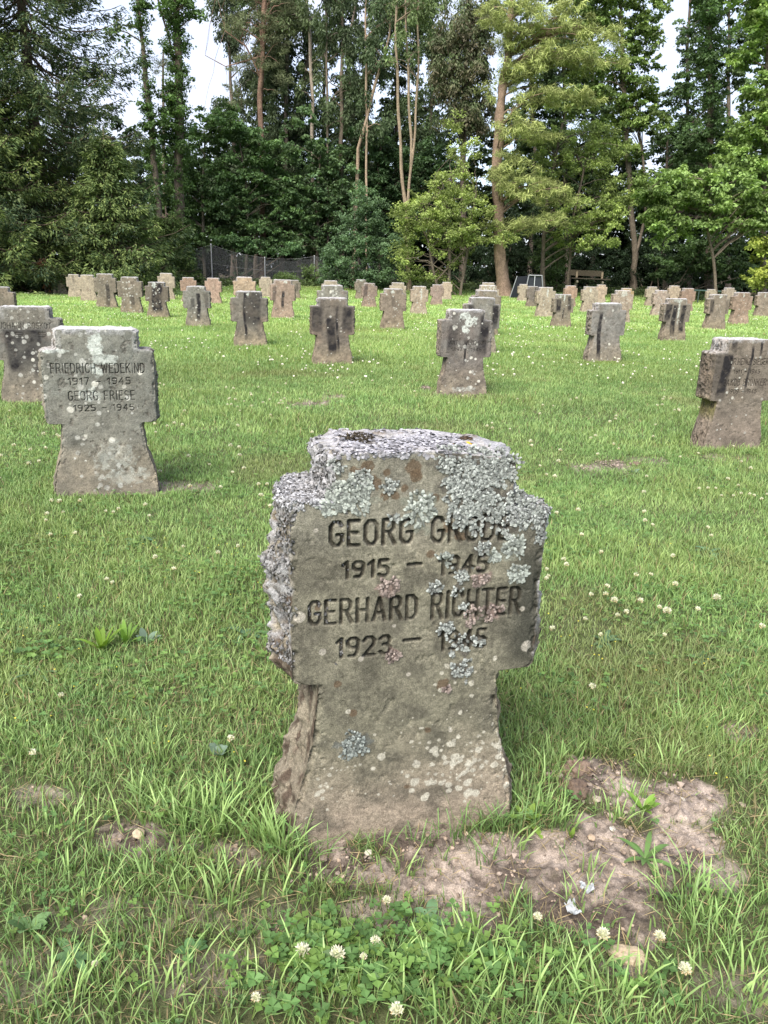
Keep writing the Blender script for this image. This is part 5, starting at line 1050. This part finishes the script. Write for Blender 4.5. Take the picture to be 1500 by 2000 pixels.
# ---------------------------------------------------------------- fence, bench, frame, rail
FY = 48.6
fr_ = empty("wire_fence", (aty(303, 550, FY)[0], FY, float(ground(aty(303, 550, FY)[0], FY)))); tag(fr_, "grey chain-link fence on steel posts at the edge of the wood", "fence")
fb = np.array(fr_.location); posts = []
for px, pt in ((303, 500), (412, 477), (517, 503), (614, 500), (700, 505), (798, 515)):
    X, Zt = aty(px, pt, FY); Zg = float(ground(X, FY)); posts.append((X, Zg, Zt)); mb = MB(); v, f = tube([(X, FY, Zg-.1), (X, FY, Zt)], .042, 8); mb.add(v, f, (.30, .31, .33))
    v, f = tube([(X, FY, Zt-.002), (X, FY, Zt+.02), (X, FY, Zt+.03)], [.048, .046, .01], 8); mb.add(v, f, (.45, .46, .48)); mb.build("fence_post", M['metal'], fr_, smooth=True, loc=fb).location = (0, 0, 0)
for k, ((x0, g0, t0), (x1, g1, t1)) in enumerate(zip(posts[:-1], posts[1:])):
    mb = MB(); L_ = x1-x0
    def topz(x): u = (x-x0)/L_; return t0*(1-u)+t1*u - .10*math.sin(math.pi*u) - .03
    def botz(x): u = (x-x0)/L_; return g0*(1-u)+g1*u + .05
    s = .085; W_ = .0045; V = []; Fc = []
    u0 = -2.6
    while u0 < L_:
        for sg in (1, -1):
            pp = []
            for t_ in np.arange(0, 2.75, .12):
                xx = x0 + (u0 + t_ if sg > 0 else L_-u0-t_); zz = min(g0, g1)+.05+t_
                if x0 <= xx <= x1 and botz(xx) <= zz <= topz(xx): pp.append((xx, FY+.006*sg, zz))
            if len(pp) > 1: v, f = tube([pp[0], pp[-1]], W_, 3); mb.add(v, f, (.20, .21, .22))
        u0 += s
    for lv in (0, .5, 1): 
        xs = np.linspace(x0, x1, 12); v, f = tube([(x, FY, botz(x)*(1-lv)+topz(x)*lv) for x in xs], .006, 4); mb.add(v, f, (.22, .23, .24))
    mb.build("wire_mesh", M['metal'], fr_, loc=fb).location = (0, 0, 0)

def plank(mb, x0, x1, y0, y1, z0, z1, c, bev=.006, rot=0.0, piv=None):
    v, f = box(x0, x1, y0, y1, z0, z1, bev)
    if rot:
        p = np.array(piv); v = v-p; c_, s_ = math.cos(rot), math.sin(rot); v = np.stack([v[:, 0], v[:, 1]*c_-v[:, 2]*s_, v[:, 1]*s_+v[:, 2]*c_], 1)+p
    mb.add(v, f, c)
BY = 44.5; bx, bz = aty(1150, 545, BY); bgz = float(ground(bx, BY))
X0, Zb0 = aty(1115, 541, BY); X1, Zb1 = aty(1189, 546, BY); seatz = (Zb0+Zb1)/2-bgz; XA, ZA = aty(1113, 526, BY); XB, ZB = aty(1178, 530, BY); topb = (ZA+ZB)/2-bgz
be = empty("park_bench", (bx, BY, bgz), math.radians(-2.5)); be.rotation_euler = (0, math.radians(1.0), math.radians(-4)); tag(be, "wooden bench, darkened for tree shade, with one backrest plank at the edge of the wood", "bench")
shaded_wood = (.04, .034, .026); L0_, L1_ = X0-bx, X1-bx  # seat and backrest colours darkened to carry the shade under the trees
mb = MB(); 
for k in range(4): plank(mb, L0_, L1_, -.36+k*.115, -.36+k*.115+.10, seatz-.055, seatz, shaded_wood)
mb.build("seat", M['wood'], be)
mb = MB(); plank(mb, XA-bx, XB-bx, .12, .165, topb-.30, topb, (.055, .046, .032)); mb.build("backrest", M['wood'], be)
for lx in (L0_+.32, L1_-.40):
    mb = MB(); plank(mb, lx-.07, lx+.07, -.02, .12, -.1, seatz-.057, (.10, .085, .07), .012); plank(mb, lx-.05, lx+.05, .06, .118, seatz+.002, topb-.08, (.2, .16, .11), .01)
    plank(mb, lx-.05, lx+.05, -.40, .0, seatz-.16, seatz-.058, (.15, .135, .11), .015, .28, (lx, 0, seatz-.1)); mb.build("leg", M['wood'], be)
FX, FZ = aty(1044, 560, 42.0); fg = float(ground(FX, 42.0)); ft = aty(1044, 538, 42.0)[1]-fg
fe = empty("metal_frame", (FX, 42.0, fg)); tag(fe, "grey trapezoid metal frame with dark panel standing by the trees", "frame")
wt, wb = .34, .52; sc_ = 1502/(42*.954)
mb = MB()
for P_ in ([(-wb, -.05, 0), (-wt, 0, ft)], [(wb, -.05, 0), (wt, 0, ft)], [(-wt-.02, 0, ft), (wt+.02, 0, ft)]): v, f = tube(P_, .035, 6); mb.add(v, f, (.24, .25, .27))
v, f = tube([(-.02, -.03, 0), (-.02, 0, ft)], .02, 6); mb.add(v, f, (.55, .57, .6)); mb.build("frame_tube", M['metal'], fe, smooth=True)
mb = MB(); P_ = np.array([(-wb+.04, .02, .05), (wb-.04, .02, .05), (wt-.03, .05, ft-.03), (-wt+.03, .05, ft-.03)]); P2 = P_+np.array([0, .02, 0]); v = np.concatenate([P_, P2]); mb.add(v, np.array([(0, 1, 2, 3), (7, 6, 5, 4), (0, 4, 5, 1), (1, 5, 6, 2), (2, 6, 7, 3), (3, 7, 4, 0)]), (.03, .034, .042)); mb.build("panel", M['metal'], fe)
mb = MB()
for P_ in ([(-1.15, .7, 0), (-.85, .6, ft-.05)], [(-.25, .6, 0), (-.15, .6, ft+.05)]): v, f = tube(P_, .025, 6); mb.add(v, f, (.35, .37, .4))
P_ = np.array([(-1.12, .62, .05), (-.2, .62, .05), (-.2, .62, ft-.02), (-.82, .62, ft-.08)]); P2 = P_+np.array([0, .02, 0]); v = np.concatenate([P_, P2]); mb.add(v, np.array([(0, 1, 2, 3), (7, 6, 5, 4), (0, 4, 5, 1), (1, 5, 6, 2), (2, 6, 7, 3), (3, 7, 4, 0)]), (.02, .023, .03)); mb.build("rear_panel", M['metal'], fe)
RX0, RZ0 = aty(1360, 567, 42.5); RX1, RZ1 = aty(1440, 571, 42.5); rg = float(ground(RX0, 42.5))
re_ = empty("low_rail", (RX0, 42.5, rg)); tag(re_, "low dark green rail at the lawn's edge, right of the bench", "rail")
mb = MB(); v, f = tube([(-.1, 0, RZ0-rg), (RX1-RX0+.1, 0, RZ1-rg)], .045, 8); mb.add(v, f, (.06, .10, .09)); mb.build("bar", M['metal'], re_, smooth=True)
for q_ in (.15, RX1-RX0-.15): mb = MB(); v, f = tube([(q_, 0, -.1), (q_, 0, (RZ0+RZ1)/2-rg)], .035, 6); mb.add(v, f, (.06, .09, .08)); mb.build("post", M['metal'], re_, smooth=True)
